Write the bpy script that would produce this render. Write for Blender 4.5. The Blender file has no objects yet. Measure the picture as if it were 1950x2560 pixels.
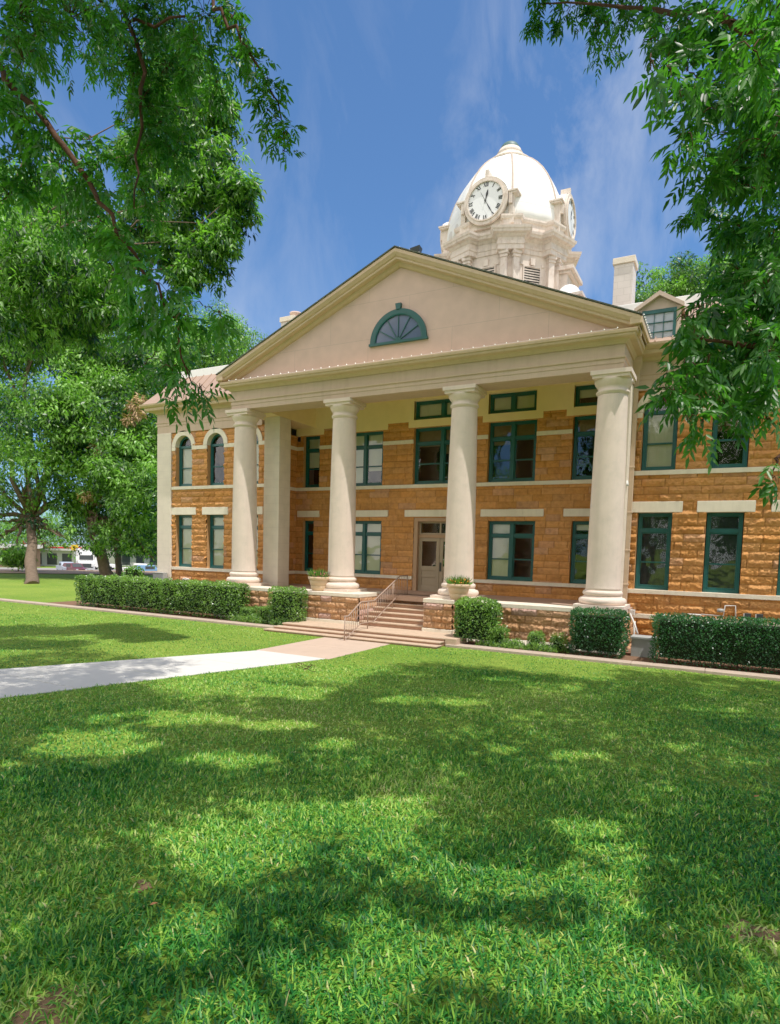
import bpy, bmesh, math, random
import numpy as np
from math import radians as R, sin, cos, pi, hypot
rng = np.random.default_rng(7); random.seed(7)
sc = bpy.context.scene
col = sc.collection
GZ = -1.3

# ------------------------------------------------------------------ camera
CAM = dict(cx=9.4138, cy=-18.0834, cz=1.2679, yaw=.4858, pit=-.0717, rol=.0279, f=1565.28, px=982.1, py=1494.02)
def cam_axes():
    cy, sy = cos(CAM['yaw']), sin(CAM['yaw']); cp, sp = cos(CAM['pit']), sin(CAM['pit']); cr, sr = cos(CAM['rol']), sin(CAM['rol'])
    fw = np.array([-sy*cp, cy*cp, sp]); r0 = np.array([cy, sy, 0.]); u0 = np.cross(r0, fw)
    return cr*r0 + sr*u0, -sr*r0 + cr*u0, fw
AX_R, AX_U, AX_F = cam_axes()
CPOS = np.array([CAM['cx'], CAM['cy'], CAM['cz']])
def W(u, v, d):      # a point of the place seen at photograph position u, v at depth d (metres)
    return CPOS + d*(AX_F + AX_R*(u-CAM['px'])/CAM['f'] - AX_U*(v-CAM['py'])/CAM['f'])
from mathutils import Matrix, Vector
cd = bpy.data.cameras.new('camera'); cam = bpy.data.objects.new('camera', cd); col.objects.link(cam)
M3 = Matrix(((AX_R[0], AX_U[0], -AX_F[0]), (AX_R[1], AX_U[1], -AX_F[1]), (AX_R[2], AX_U[2], -AX_F[2])))
cam.matrix_world = Matrix.Translation(Vector(CPOS)) @ M3.to_4x4()
cd.sensor_fit = 'HORIZONTAL'; cd.sensor_width = 36; cd.lens = 36*CAM['f']/1950
cd.shift_x = (975-CAM['px'])/1950; cd.shift_y = (CAM['py']-1280)/1950
cd.clip_end = 4000; cd.clip_start = .05
sc.camera = cam

# ------------------------------------------------------------------ light
SD = Vector((.35, -.13, 1.0)).normalized()
elev = math.asin(SD.z); az = math.atan2(SD.x, SD.y)
w = bpy.data.worlds.new('World'); sc.world = w; w.use_nodes = True
nt = w.node_tree; nd = nt.nodes; lk = nt.links; nd.clear()
out = nd.new('ShaderNodeOutputWorld'); bg = nd.new('ShaderNodeBackground'); sky = nd.new('ShaderNodeTexSky')
sky.sky_type = 'NISHITA'; sky.sun_disc = False; sky.sun_elevation = elev; sky.sun_rotation = az
sky.air_density = 1.0; sky.dust_density = .6; sky.ozone_density = 2.2; sky.altitude = 200
tc = nd.new('ShaderNodeTexCoord'); mp = nd.new('ShaderNodeMapping'); mp.inputs['Scale'].default_value = (3.2, 1.4, 1.2)
mp.inputs['Rotation'].default_value = (.5, .35, .4)
n1 = nd.new('ShaderNodeTexNoise'); n1.inputs['Scale'].default_value = 2.2; n1.inputs['Detail'].default_value = 9; n1.inputs['Roughness'].default_value = .62; n1.inputs['Distortion'].default_value = .6
n2 = nd.new('ShaderNodeTexNoise'); n2.inputs['Scale'].default_value = 1.1; n2.inputs['Detail'].default_value = 2
rp = nd.new('ShaderNodeValToRGB'); rp.color_ramp.elements[0].position = .44; rp.color_ramp.elements[1].position = .80
rp2 = nd.new('ShaderNodeValToRGB'); rp2.color_ramp.elements[0].position = .42; rp2.color_ramp.elements[1].position = .72
mm = nd.new('ShaderNodeMath'); mm.operation = 'MULTIPLY'; m2 = nd.new('ShaderNodeMath'); m2.operation = 'MULTIPLY'; m2.inputs[1].default_value = .85
mx = nd.new('ShaderNodeMixRGB'); mx.inputs['Color2'].default_value = (4.2, 4.8, 5.8, 1)
tint = nd.new('ShaderNodeMixRGB'); tint.blend_type = 'MULTIPLY'; tint.inputs['Fac'].default_value = 1; tint.inputs['Color2'].default_value = (.46, .73, 1.03, 1)
lk.new(tc.outputs['Generated'], mp.inputs['Vector']); lk.new(mp.outputs[0], n1.inputs['Vector']); lk.new(tc.outputs['Generated'], n2.inputs['Vector'])
lk.new(n1.outputs['Fac'], rp.inputs[0]); lk.new(n2.outputs['Fac'], rp2.inputs[0]); lk.new(rp.outputs[0], mm.inputs[0]); lk.new(rp2.outputs[0], mm.inputs[1])
lk.new(mm.outputs[0], m2.inputs[0]); lk.new(m2.outputs[0], mx.inputs['Fac']); lk.new(sky.outputs[0], tint.inputs['Color1']); lk.new(tint.outputs[0], mx.inputs['Color1'])
# bright clouds added to the unseen sky behind the viewpoint, as facade fill light
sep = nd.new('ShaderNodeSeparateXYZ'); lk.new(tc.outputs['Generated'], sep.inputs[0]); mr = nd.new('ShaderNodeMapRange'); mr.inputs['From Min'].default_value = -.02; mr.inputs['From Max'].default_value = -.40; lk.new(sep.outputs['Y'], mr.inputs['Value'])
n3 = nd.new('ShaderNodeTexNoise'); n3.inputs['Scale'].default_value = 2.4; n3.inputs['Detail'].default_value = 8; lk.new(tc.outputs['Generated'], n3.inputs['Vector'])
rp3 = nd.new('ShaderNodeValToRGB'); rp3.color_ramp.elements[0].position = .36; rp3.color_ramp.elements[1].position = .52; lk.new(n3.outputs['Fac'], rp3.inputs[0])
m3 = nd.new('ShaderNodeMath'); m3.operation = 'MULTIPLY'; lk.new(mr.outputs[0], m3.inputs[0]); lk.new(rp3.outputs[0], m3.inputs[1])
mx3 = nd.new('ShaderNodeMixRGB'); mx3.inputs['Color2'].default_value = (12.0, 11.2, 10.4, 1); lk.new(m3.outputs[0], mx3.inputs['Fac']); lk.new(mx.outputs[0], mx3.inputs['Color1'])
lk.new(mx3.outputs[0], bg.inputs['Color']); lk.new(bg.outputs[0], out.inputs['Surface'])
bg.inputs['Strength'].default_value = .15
sl = bpy.data.lights.new('sun', 'SUN'); sl.energy = 5.0; sl.angle = R(.53); sl.color = (1, .95, .86)
so = bpy.data.objects.new('sun', sl); col.objects.link(so); so.rotation_euler = SD.to_track_quat('Z', 'Y').to_euler()
sc.view_settings.view_transform = 'Standard'; sc.view_settings.look = 'None'; sc.view_settings.exposure = 0; sc.view_settings.gamma = 1.22

# ------------------------------------------------------------------ materials
MATS = {}
def newmat(name):
    m = bpy.data.materials.new(name); m.use_nodes = True; n = m.node_tree; b = n.nodes['Principled BSDF']; MATS[name] = m
    return m, n.nodes, n.links, b
def mat(name, c, rough=.7, spec=.3, var=.08, scale=6, bump=0., bscale=40, metal=0, stain=None, attr=False, stain_amt=.5, stain_scale=1.5, streak=0.):
    m, N, L, b = newmat(name)
    b.inputs['Roughness'].default_value = rough; b.inputs['Specular IOR Level'].default_value = spec; b.inputs['Metallic'].default_value = metal
    tc = N.new('ShaderNodeTexCoord'); no = N.new('ShaderNodeTexNoise'); no.inputs['Scale'].default_value = scale; no.inputs['Detail'].default_value = 6
    L.new(tc.outputs['Object'], no.inputs['Vector'])
    hs = N.new('ShaderNodeMapRange'); hs.inputs['To Min'].default_value = 1-var*2; hs.inputs['To Max'].default_value = 1+var*2
    L.new(no.outputs['Fac'], hs.inputs['Value'])
    mu = N.new('ShaderNodeVectorMath'); mu.operation = 'MULTIPLY'; mu.inputs[0].default_value = c[:3]
    L.new(hs.outputs[0], mu.inputs[1]); last = mu.outputs[0]
    if stain:
        n2 = N.new('ShaderNodeTexNoise'); n2.inputs['Scale'].default_value = stain_scale; n2.inputs['Detail'].default_value = 8; n2.inputs['Roughness'].default_value = .7
        L.new(tc.outputs['Object'], n2.inputs['Vector'])
        mr = N.new('ShaderNodeMapRange'); mr.inputs['From Min'].default_value = .5; mr.inputs['From Max'].default_value = .72; mr.inputs['To Max'].default_value = stain_amt
        L.new(n2.outputs['Fac'], mr.inputs['Value'])
        mi = N.new('ShaderNodeMixRGB'); mi.inputs['Color2'].default_value = (*stain, 1); L.new(mr.outputs[0], mi.inputs['Fac']); L.new(last, mi.inputs['Color1']); last = mi.outputs[0]
    if streak:
        mpp = N.new('ShaderNodeMapping'); mpp.inputs['Scale'].default_value = (4, 4, .35); n3 = N.new('ShaderNodeTexNoise'); n3.inputs['Scale'].default_value = 1.6; n3.inputs['Detail'].default_value = 7; n3.inputs['Roughness'].default_value = .65
        L.new(tc.outputs['Object'], mpp.inputs[0]); L.new(mpp.outputs[0], n3.inputs['Vector']); m3 = N.new('ShaderNodeMapRange'); m3.inputs['From Min'].default_value = .48; m3.inputs['From Max'].default_value = .78; m3.inputs['To Max'].default_value = streak; L.new(n3.outputs['Fac'], m3.inputs['Value'])
        mi3 = N.new('ShaderNodeMixRGB'); mi3.inputs['Color2'].default_value = (c[0]*.42, c[1]*.38, c[2]*.34, 1); L.new(m3.outputs[0], mi3.inputs['Fac']); L.new(last, mi3.inputs['Color1']); last = mi3.outputs[0]
    if attr:
        at = N.new('ShaderNodeAttribute'); at.attribute_name = 'tint'
        mu2 = N.new('ShaderNodeVectorMath'); mu2.operation = 'MULTIPLY'; L.new(last, mu2.inputs[0]); L.new(at.outputs['Color'], mu2.inputs[1]); last = mu2.outputs[0]
    L.new(last, b.inputs['Base Color'])
    if bump:
        nb = N.new('ShaderNodeTexNoise'); nb.inputs['Scale'].default_value = bscale; nb.inputs['Detail'].default_value = 8; nb.inputs['Roughness'].default_value = .65
        L.new(tc.outputs['Object'], nb.inputs['Vector'])
        bp = N.new('ShaderNodeBump'); bp.inputs['Strength'].default_value = bump; bp.inputs['Distance'].default_value = .02
        L.new(nb.outputs['Fac'], bp.inputs['Height']); L.new(bp.outputs[0], b.inputs['Normal'])
    return m
def blockmat(name, c, bw, bh, mortar, rough=.75, var=.06, bumpd=.3, rot=None, jointw=.012):
    m, N, L, b = newmat(name); b.inputs['Roughness'].default_value = rough; b.inputs['Specular IOR Level'].default_value = .25
    tc = N.new('ShaderNodeTexCoord'); sp = N.new('ShaderNodeSeparateXYZ'); cb = N.new('ShaderNodeCombineXYZ')
    L.new(tc.outputs['Object'], sp.inputs[0]); ad = N.new('ShaderNodeMath'); ad.operation = 'ADD'
    L.new(sp.outputs['X'], ad.inputs[0]); L.new(sp.outputs['Y'], ad.inputs[1]); L.new(ad.outputs[0], cb.inputs['X']); L.new(sp.outputs['Z'], cb.inputs['Y'])
    br = N.new('ShaderNodeTexBrick'); br.inputs['Scale'].default_value = 1; br.inputs['Brick Width'].default_value = bw; br.inputs['Row Height'].default_value = bh
    br.inputs['Mortar Size'].default_value = jointw; br.inputs['Mortar Smooth'].default_value = .4
    br.inputs['Color1'].default_value = (*[x*(1-var) for x in c], 1); br.inputs['Color2'].default_value = (*[x*(1+var) for x in c], 1); br.inputs['Mortar'].default_value = (*mortar, 1)
    L.new(cb.outputs[0], br.inputs['Vector'])
    no = N.new('ShaderNodeTexNoise'); no.inputs['Scale'].default_value = 2.5; no.inputs['Detail'].default_value = 8; L.new(tc.outputs['Object'], no.inputs['Vector'])
    mr = N.new('ShaderNodeMapRange'); mr.inputs['To Min'].default_value = .82; mr.inputs['To Max'].default_value = 1.16; L.new(no.outputs['Fac'], mr.inputs['Value'])
    mu = N.new('ShaderNodeVectorMath'); mu.operation = 'MULTIPLY'; L.new(br.outputs['Color'], mu.inputs[0]); L.new(mr.outputs[0], mu.inputs[1]); L.new(mu.outputs[0], b.inputs['Base Color'])
    bp = N.new('ShaderNodeBump'); bp.invert = True; bp.inputs['Strength'].default_value = bumpd; bp.inputs['Distance'].default_value = .02; L.new(br.outputs['Fac'], bp.inputs['Height']); 
    nb = N.new('ShaderNodeTexNoise'); nb.inputs['Scale'].default_value = 30; nb.inputs['Detail'].default_value = 6; L.new(tc.outputs['Object'], nb.inputs['Vector'])
    bp2 = N.new('ShaderNodeBump'); bp2.inputs['Strength'].default_value = .25; bp2.inputs['Distance'].default_value = .01; L.new(nb.outputs['Fac'], bp2.inputs['Height']); L.new(bp.outputs[0], bp2.inputs['Normal'])
    L.new(bp2.outputs[0], b.inputs['Normal'])
    return m
def glassmat(name, tintc=(.9, .95, .95), refl=.22):
    m, N, L, b = newmat(name); N.remove(b); o = N['Material Output']
    tr = N.new('ShaderNodeBsdfTransparent'); tr.inputs[0].default_value = (*tintc, 1); gl = N.new('ShaderNodeBsdfGlossy'); gl.inputs['Roughness'].default_value = .015
    tcn = N.new('ShaderNodeTexCoord'); no = N.new('ShaderNodeTexNoise'); no.inputs['Scale'].default_value = 1.3; L.new(tcn.outputs['Object'], no.inputs['Vector'])
    bp = N.new('ShaderNodeBump'); bp.inputs['Strength'].default_value = .06; bp.inputs['Distance'].default_value = .3; L.new(no.outputs['Fac'], bp.inputs['Height']); L.new(bp.outputs[0], gl.inputs['Normal'])
    fr = N.new('ShaderNodeFresnel'); fr.inputs['IOR'].default_value = 1.5; ad = N.new('ShaderNodeMath'); ad.operation = 'ADD'; ad.inputs[1].default_value = refl-.04
    L.new(fr.outputs[0], ad.inputs[0]); mi = N.new('ShaderNodeMixShader'); L.new(ad.outputs[0], mi.inputs[0]); L.new(tr.outputs[0], mi.inputs[1]); L.new(gl.outputs[0], mi.inputs[2]); L.new(mi.outputs[0], o.inputs['Surface'])
    return m
def leafmat(name, dark, light, trans=.35, rough=.42, spec=.5):
    m, N, L, b = newmat(name); o = N['Material Output']
    at = N.new('ShaderNodeAttribute'); at.attribute_name = 'tint'; rp = N.new('ShaderNodeValToRGB')
    rp.color_ramp.elements[0].color = (*dark, 1); rp.color_ramp.elements[1].color = (*light, 1); L.new(at.outputs['Fac'], rp.inputs[0])
    L.new(rp.outputs[0], b.inputs['Base Color']); b.inputs['Roughness'].default_value = rough; b.inputs['Specular IOR Level'].default_value = spec
    tl = N.new('ShaderNodeBsdfTranslucent'); mu = N.new('ShaderNodeVectorMath'); mu.operation = 'MULTIPLY'; mu.inputs[1].default_value = (1.05, 1.5, .45)
    L.new(rp.outputs[0], mu.inputs[0]); L.new(mu.outputs[0], tl.inputs[0]); mi = N.new('ShaderNodeMixShader'); mi.inputs[0].default_value = trans
    L.new(b.outputs[0], mi.inputs[1]); L.new(tl.outputs[0], mi.inputs[2]); L.new(mi.outputs[0], o.inputs['Surface'])
    return m
STONE = mat('rock_faced_sandstone', (.57, .25, .078), .95, .1, .16, 9, 1.0, 30, attr=True, stain=(.26, .12, .06), stain_amt=.6, stain_scale=2.2)
STONE2 = mat('red_sandstone', (.50, .27, .145), .95, .1, .16, 7, 1.0, 30, attr=True, stain=(.28, .14, .08), stain_amt=.5)
REVEAL = mat('dressed_sandstone', (.50, .25, .10), .9, .15, .1, 8, .3)
TRIM = mat('painted_stone_trim', (.76, .66, .53), .75, .25, .05, 5, .25, 30, stain=(.45, .38, .28), stain_amt=.3, streak=.24)
BAND = mat('pale_stone_band', (.80, .71, .56), .8, .2, .06, 6, .3, 40, stain=(.45, .4, .3), stain_amt=.35, streak=.24)
COLM = mat('column_plaster', (.76, .61, .51), .8, .2, .05, 3, .55, 60, stain=(.5, .44, .36), stain_amt=.35, stain_scale=2.5, streak=.16)
ENT = mat('painted_entablature', (.55, .395, .29), .7, .25, .05, 3, .15, 30, stain=(.36, .29, .2), stain_amt=.35, streak=.24)
CORN = mat('painted_cornice', (.57, .41, .255), .65, .3, .05, 3, .1, 30, stain=(.34, .27, .16), stain_amt=.4, streak=.24)
CREAM = mat('yellow_cream_plaster', (.84, .66, .34), .8, .2, .04, 3, .2, 30)
TYMP = blockmat('stucco_panels', (.62, .43, .355), 2.9, 1.15, (.42, .31, .26), .8, .015, .1, jointw=.006)
PAINTBRICK = blockmat('painted_block', (.72, .62, .50), .62, .3, (.62, .53, .43), .75, .015, .25, jointw=.006)
CHIM = blockmat('chimney_block', (.66, .60, .55), .40, .22, (.52, .47, .42), .8, .03, .3, jointw=.007)
TEAL = mat('teal_paint', (.001, .072, .070), .42, .45, .12, 5, .1)
WHITE = mat('white_metal_paint', (.84, .83, .80), .4, .4, .03, 3, .05, 10, stain=(.6, .55, .5), stain_amt=.2, streak=.16)
TOWER = mat('tower_stone', (.70, .60, .52), .8, .25, .08, 4, .4, 25, stain=(.42, .28, .2), stain_amt=.65, stain_scale=3.5, streak=.6)
DARKM = mat('dark_metal', (.03, .035, .035), .5, .4)
GREENCAP = mat('green_copper', (.06, .12, .11), .5, .4)
ROOFM = mat('brown_metal_roof', (.36, .235, .17), .5, .4, .06, 3, .1, 10)
ROOFT = mat('dark_roof_edge', (.05, .06, .045), .8)
DOORM = mat('tan_door_paint', (.34, .255, .165), .6, .35, .05, 4)
DOORF = mat('tan_door_frame', (.40, .235, .13), .6, .35, .06, 4)
BLIND = mat('cream_blind', (.80, .76, .58), .8, .1, .05, 2)
BLIND2 = mat('brown_blind', (.25, .17, .09), .8, .1, .15, 4)
DARK = mat('dark_interior', (.022, .02, .018), .9, .05, .3, 2)
SCREEN = mat('grey_screen', (.05, .055, .065), .8, .1, .2, 6)
GLASS = glassmat('window_glass', (.93, .95, .95), .075); GLASS2 = glassmat('door_glass', (.5, .5, .5), .16)
FANG = mat('grey_fan_glass', (.09, .12, .22), .15, .6, .15, 2)
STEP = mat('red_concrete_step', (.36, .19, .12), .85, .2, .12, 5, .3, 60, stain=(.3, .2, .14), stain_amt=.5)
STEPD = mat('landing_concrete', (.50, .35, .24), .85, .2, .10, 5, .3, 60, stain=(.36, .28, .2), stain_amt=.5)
PORCHF = mat('porch_floor_stone', (.40, .25, .18), .85, .2, .1, 5)
RAILM = mat('rust_tan_rail', (.33, .22, .165), .5, .4, .08, 8)
POTM = mat('tan_planter', (.60, .42, .26), .75, .25, .07, 5, .15)
SOIL = mat('planting_soil', (.16, .085, .05), .95, .1, .2, 9, .8, 25)
KERBM = mat('kerb_concrete', (.42, .32, .245), .9, .15, .1, 4, .4, 60, stain=(.25, .2, .15), stain_amt=.5)
WALKW = mat('white_concrete', (.60, .58, .54), .85, .2, .05, 3, .3, 80, stain=(.55, .5, .44), stain_amt=.35)
WALKR = mat('tan_concrete', (.50, .36, .27), .85, .2, .08, 3, .3, 80, stain=(.36, .26, .2), stain_amt=.4)
GREYM = mat('grey_utility_paint', (.33, .34, .33), .55, .4, .06, 4)
PIPEM = mat('pale_pipe', (.62, .60, .56), .5, .4)
BARK = mat('grey_brown_bark', (.135, .095, .065), .95, .1, .25, 5, 1.0, 14, stain=(.09, .06, .04), stain_amt=.6, stain_scale=4)
BARKR = mat('red_brown_bark', (.075, .036, .024), .95, .1, .25, 8, .8, 20)
LEAF_N = leafmat('near_leaves', (.004, .038, .014), (.10, .31, .035), .46)
LEAF_M = leafmat('mid_leaves', (.006, .045, .013), (.20, .44, .05), .38)
LEAF_F = leafmat('far_leaves', (.006, .045, .016), (.22, .46, .06), .33)
LEAF_H = leafmat('hedge_leaves', (.012, .065, .018), (.24, .44, .06), .25, .32, .6)
LEAF_HD = leafmat('dark_hedge_leaves', (.008, .05, .02), (.04, .17, .035), .25, .35, .5)
LEAF_P = leafmat('pale_leaves', (.20, .10, .05), (.62, .40, .20), .2)
YUC = leafmat('yucca_leaves', (.10, .20, .11), (.38, .52, .33), .15)
GRASSM = leafmat('grass_blades', (.003, .080, .010), (.52, .50, .20), .20, .5, .3)
_r = [n for n in GRASSM.node_tree.nodes if n.type == 'VALTORGB'][0].color_ramp
for _p, _c in ((.34, (.035, .22, .018)), (.62, (.22, .46, .035)), (.84, (.42, .56, .10))):
    _e = _r.elements.new(_p); _e.color = (*_c, 1)
PINK = mat('pink_petals', (.62, .12, .16), .6)
ORANGE = mat('orange_petals', (.75, .25, .03), .6)
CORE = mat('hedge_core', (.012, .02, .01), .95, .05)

# ------------------------------------------------------------------ object helpers
def tag(o, label=None, cat=None, group=None, kind=None):
    if label: o['label'] = label
    if cat: o['category'] = cat
    if group: o['group'] = group
    if kind: o['kind'] = kind
    return o
def link(o, parent=None):
    col.objects.link(o)
    if parent is not None: o.parent = parent
    return o
def empty(name, loc=(0, 0, 0), **k):
    o = bpy.data.objects.new(name, None); o.location = loc; o.empty_display_size = .3
    col.objects.link(o); return tag(o, **k)
class MB:
    def __init__(s): s.v = []; s.f = []; s.mi = []; s.sm = []
    def add(s, vs, fs, m=0, smooth=False):
        b = len(s.v); s.v += [tuple(map(float, p)) for p in vs]; s.f += [tuple(b+i for i in f) for f in fs]; s.mi += [m]*len(fs); s.sm += [smooth]*len(fs); return s
    def box(s, x0, x1, y0, y1, z0, z1, m=0):
        if x0 > x1: x0, x1 = x1, x0
        if y0 > y1: y0, y1 = y1, y0
        return s.add([(x0, y0, z0), (x1, y0, z0), (x1, y1, z0), (x0, y1, z0), (x0, y0, z1), (x1, y0, z1), (x1, y1, z1), (x0, y1, z1)],
              [(0, 3, 2, 1), (4, 5, 6, 7), (0, 1, 5, 4), (1, 2, 6, 5), (2, 3, 7, 6), (3, 0, 4, 7)], m)
    def bar(s, a, b, w, h=None, m=0, up=(0, 0, 1)):
        a = Vector(a); b = Vector(b); d = (b-a).normalized(); up = Vector(up)
        if abs(d.dot(up)) > .98: up = Vector((0, 1, 0))
        r = d.cross(up).normalized(); u = r.cross(d); h = h or w; vs = []
        for p in (a, b):
            for i, j in ((-1, -1), (1, -1), (1, 1), (-1, 1)): vs.append(p + r*i*w/2 + u*j*h/2)
        return s.add(vs, [(0, 1, 2, 3), (7, 6, 5, 4), (0, 4, 5, 1), (1, 5, 6, 2), (2, 6, 7, 3), (3, 7, 4, 0)], m)
    def tube(s, pts, rad, n=8, m=0, cap=True):
        pts = [Vector(p) for p in pts]; rad = rad if hasattr(rad, '__len__') else [rad]*len(pts); vs = []; prev = None
        for i, p in enumerate(pts):
            d = (pts[min(i+1, len(pts)-1)] - pts[max(i-1, 0)]).normalized()
            if prev is None: a = d.orthogonal().normalized()
            else:
                a = (prev - d*prev.dot(d)).normalized()
            prev = a; b = d.cross(a)
            for k in range(n): t = 2*pi*k/n; vs.append(p + (a*cos(t)+b*sin(t))*rad[i])
        fs = [(i*n+k, i*n+(k+1) % n, (i+1)*n+(k+1) % n, (i+1)*n+k) for i in range(len(pts)-1) for k in range(n)]
        s.add(vs, fs, m, True)
        if cap: s.add([], [], m); b0 = len(s.v)-len(vs); s.f.append(tuple(b0+k for k in range(n))[::-1]); s.f.append(tuple(b0+(len(pts)-1)*n+k for k in range(n))); s.mi += [m, m]; s.sm += [False, False]
        return s
    def lathe(s, prof, n=32, c=(0, 0, 0), m=0, smooth=True, fac=None, close=True):
        vs = []
        for r, z in prof:
            for k in range(n):
                t = 2*pi*k/n; q = fac(t) if fac else 1; vs.append((c[0]+r*q*cos(t), c[1]+r*q*sin(t), c[2]+z))
        fs = [(i*n+k, i*n+(k+1) % n, (i+1)*n+(k+1) % n, (i+1)*n+k) for i in range(len(prof)-1) for k in range(n)]
        if close: fs += [tuple(range(n))[::-1], tuple((len(prof)-1)*n+k for k in range(n))]
        return s.add(vs, fs, m, smooth)
    def sweep(s, path, prof, closed=False, m=0):   # prof: (out, z) list; out is to the right of travel
        P = [Vector((a, b)) for a, b in path]; n = len(P); offs = []
        for i in range(n):
            if closed or 0 < i < n-1:
                d1 = (P[i]-P[i-1]).normalized(); d2 = (P[(i+1) % n]-P[i]).normalized()
                n1 = Vector((d1.y, -d1.x)); n2 = Vector((d2.y, -d2.x)); k = (n1+n2); offs.append(k/(1+n1.dot(n2)))
            else:
                d = (P[1]-P[0]).normalized() if i == 0 else (P[-1]-P[-2]).normalized(); offs.append(Vector((d.y, -d.x)))
        q = len(prof); vs = [(P[i].x+offs[i].x*o, P[i].y+offs[i].y*o, z) for i in range(n) for o, z in prof]
        fs = []
        for i in range(n if closed else n-1):
            j = (i+1) % n
            for k in range(q-1): fs.append((i*q+k, j*q+k, j*q+k+1, i*q+k+1))
            fs.append((i*q+q-1, j*q+q-1, j*q, i*q))
        if not closed: fs += [tuple(range(q))[::-1], tuple((n-1)*q+k for k in range(q))]
        return s.add(vs, fs, m)
    def prism(s, poly, y0, y1, m=0):   # poly in (x,z)
        n = len(poly); vs = [(x, y0, z) for x, z in poly]+[(x, y1, z) for x, z in poly]
        return s.add(vs, [tuple(range(n)), tuple(range(n, 2*n))[::-1]]+[(k, n+k, n+(k+1) % n, (k+1) % n) for k in range(n)], m)
    def build(s, name, mats, parent=None, bevel=0, fix=True):
        me = bpy.data.meshes.new(name); me.from_pydata(s.v, [], s.f)
        if not isinstance(mats, (list, tuple)): mats = [mats]
        for m in mats: me.materials.append(m)
        me.polygons.foreach_set('material_index', s.mi); me.polygons.foreach_set('use_smooth', s.sm)
        if fix:
            bm = bmesh.new(); bm.from_mesh(me); bmesh.ops.recalc_face_normals(bm, faces=bm.faces); bm.to_mesh(me); bm.free()
        me.update(); o = bpy.data.objects.new(name, me); link(o, parent)
        if bevel:
            b = o.modifiers.new('bevel', 'BEVEL'); b.width = bevel; b.segments = 2; b.limit_method = 'ANGLE'
        return o
def npmesh(name, V, F, mat_, parent=None, tint=None, smooth=False):   # V (n,3), F (m,k) uniform polygons
    me = bpy.data.meshes.new(name); V = np.asarray(V, np.float32); F = np.asarray(F, np.int32)
    me.vertices.add(len(V)); me.vertices.foreach_set('co', V.ravel())
    me.loops.add(F.size); me.loops.foreach_set('vertex_index', F.ravel()); me.polygons.add(len(F))
    me.polygons.foreach_set('loop_start', np.arange(0, F.size, F.shape[1], dtype=np.int32)); me.polygons.foreach_set('loop_total', np.full(len(F), F.shape[1], np.int32))
    if smooth: me.polygons.foreach_set('use_smooth', np.ones(len(F), bool))
    if tint is not None:
        a = me.attributes.new('tint', 'FLOAT_COLOR', 'POINT'); t = np.asarray(tint, np.float32)
        if t.ndim == 1: t = np.stack([t, t, t], 1)
        a.data.foreach_set('color', np.hstack([t, np.ones((len(t), 1), np.float32)]).astype(np.float32).ravel())
    me.materials.append(mat_); me.update(calc_edges=True); me.validate()
    o = bpy.data.objects.new(name, me); link(o, parent); return o
def unit(a): return a/np.maximum(np.linalg.norm(a, axis=1, keepdims=True), 1e-9)
def leaves(C, D, N, L, Wd, T, six=False, curl=.0):
    """leaf blades: base points, directions, rough normals, lengths, widths, tints -> V,F,T"""
    D = unit(D); S = unit(np.cross(D, N)); Nn = np.cross(S, D); L = L[:, None]; Wd = Wd[:, None]
    if not six:
        V = np.stack([C, C+D*L*.42+S*Wd*.5, C+D*L-Nn*L*curl, C+D*L*.42-S*Wd*.5], 1).reshape(-1, 3)
        F = np.arange(len(C)*4).reshape(-1, 4); return V, F, np.repeat(T, 4)
    V = np.stack([C, C+D*L*.3+S*Wd*.5+Nn*Wd*.12, C+D*L*.68+S*Wd*.36-Nn*L*curl*.4, C+D*L-Nn*L*curl, C+D*L*.68-S*Wd*.36-Nn*L*curl*.4, C+D*L*.3-S*Wd*.5+Nn*Wd*.12,
                  C+D*L*.3-Nn*Wd*.05, C+D*L*.68-Nn*L*curl*.4-Nn*Wd*.1], 1).reshape(-1, 3)
    b = np.arange(len(C))[:, None, None]*8
    f = np.array([[0, 1, 6, 6], [1, 2, 7, 6], [2, 3, 7, 7], [3, 4, 7, 7], [4, 5, 6, 7], [5, 0, 6, 6]])
    # quads only: use degenerate-free quads by pairing
    f = np.array([[0, 1, 2, 6], [6, 2, 3, 7], [7, 3, 4, 6], [6, 4, 5, 0]])
    f = np.array([[0, 1, 2, 7], [7, 2, 3, 4], [0, 7, 4, 5]])
    return V, (b+f[None]).reshape(-1, 4), np.repeat(T, 8)

# value noise
def vnoise(x, y, seed, sc_):
    g = np.random.default_rng(seed).random((64, 64)); X = x/sc_; Y = y/sc_; i = np.floor(X).astype(int); j = np.floor(Y).astype(int)
    fx = X-i; fy = Y-j; fx = fx*fx*(3-2*fx); fy = fy*fy*(3-2*fy); a = lambda p, q: g[p % 64, q % 64]
    return (a(i, j)*(1-fx)+a(i+1, j)*fx)*(1-fy)+(a(i, j+1)*(1-fx)+a(i+1, j+1)*fx)*fy

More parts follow.
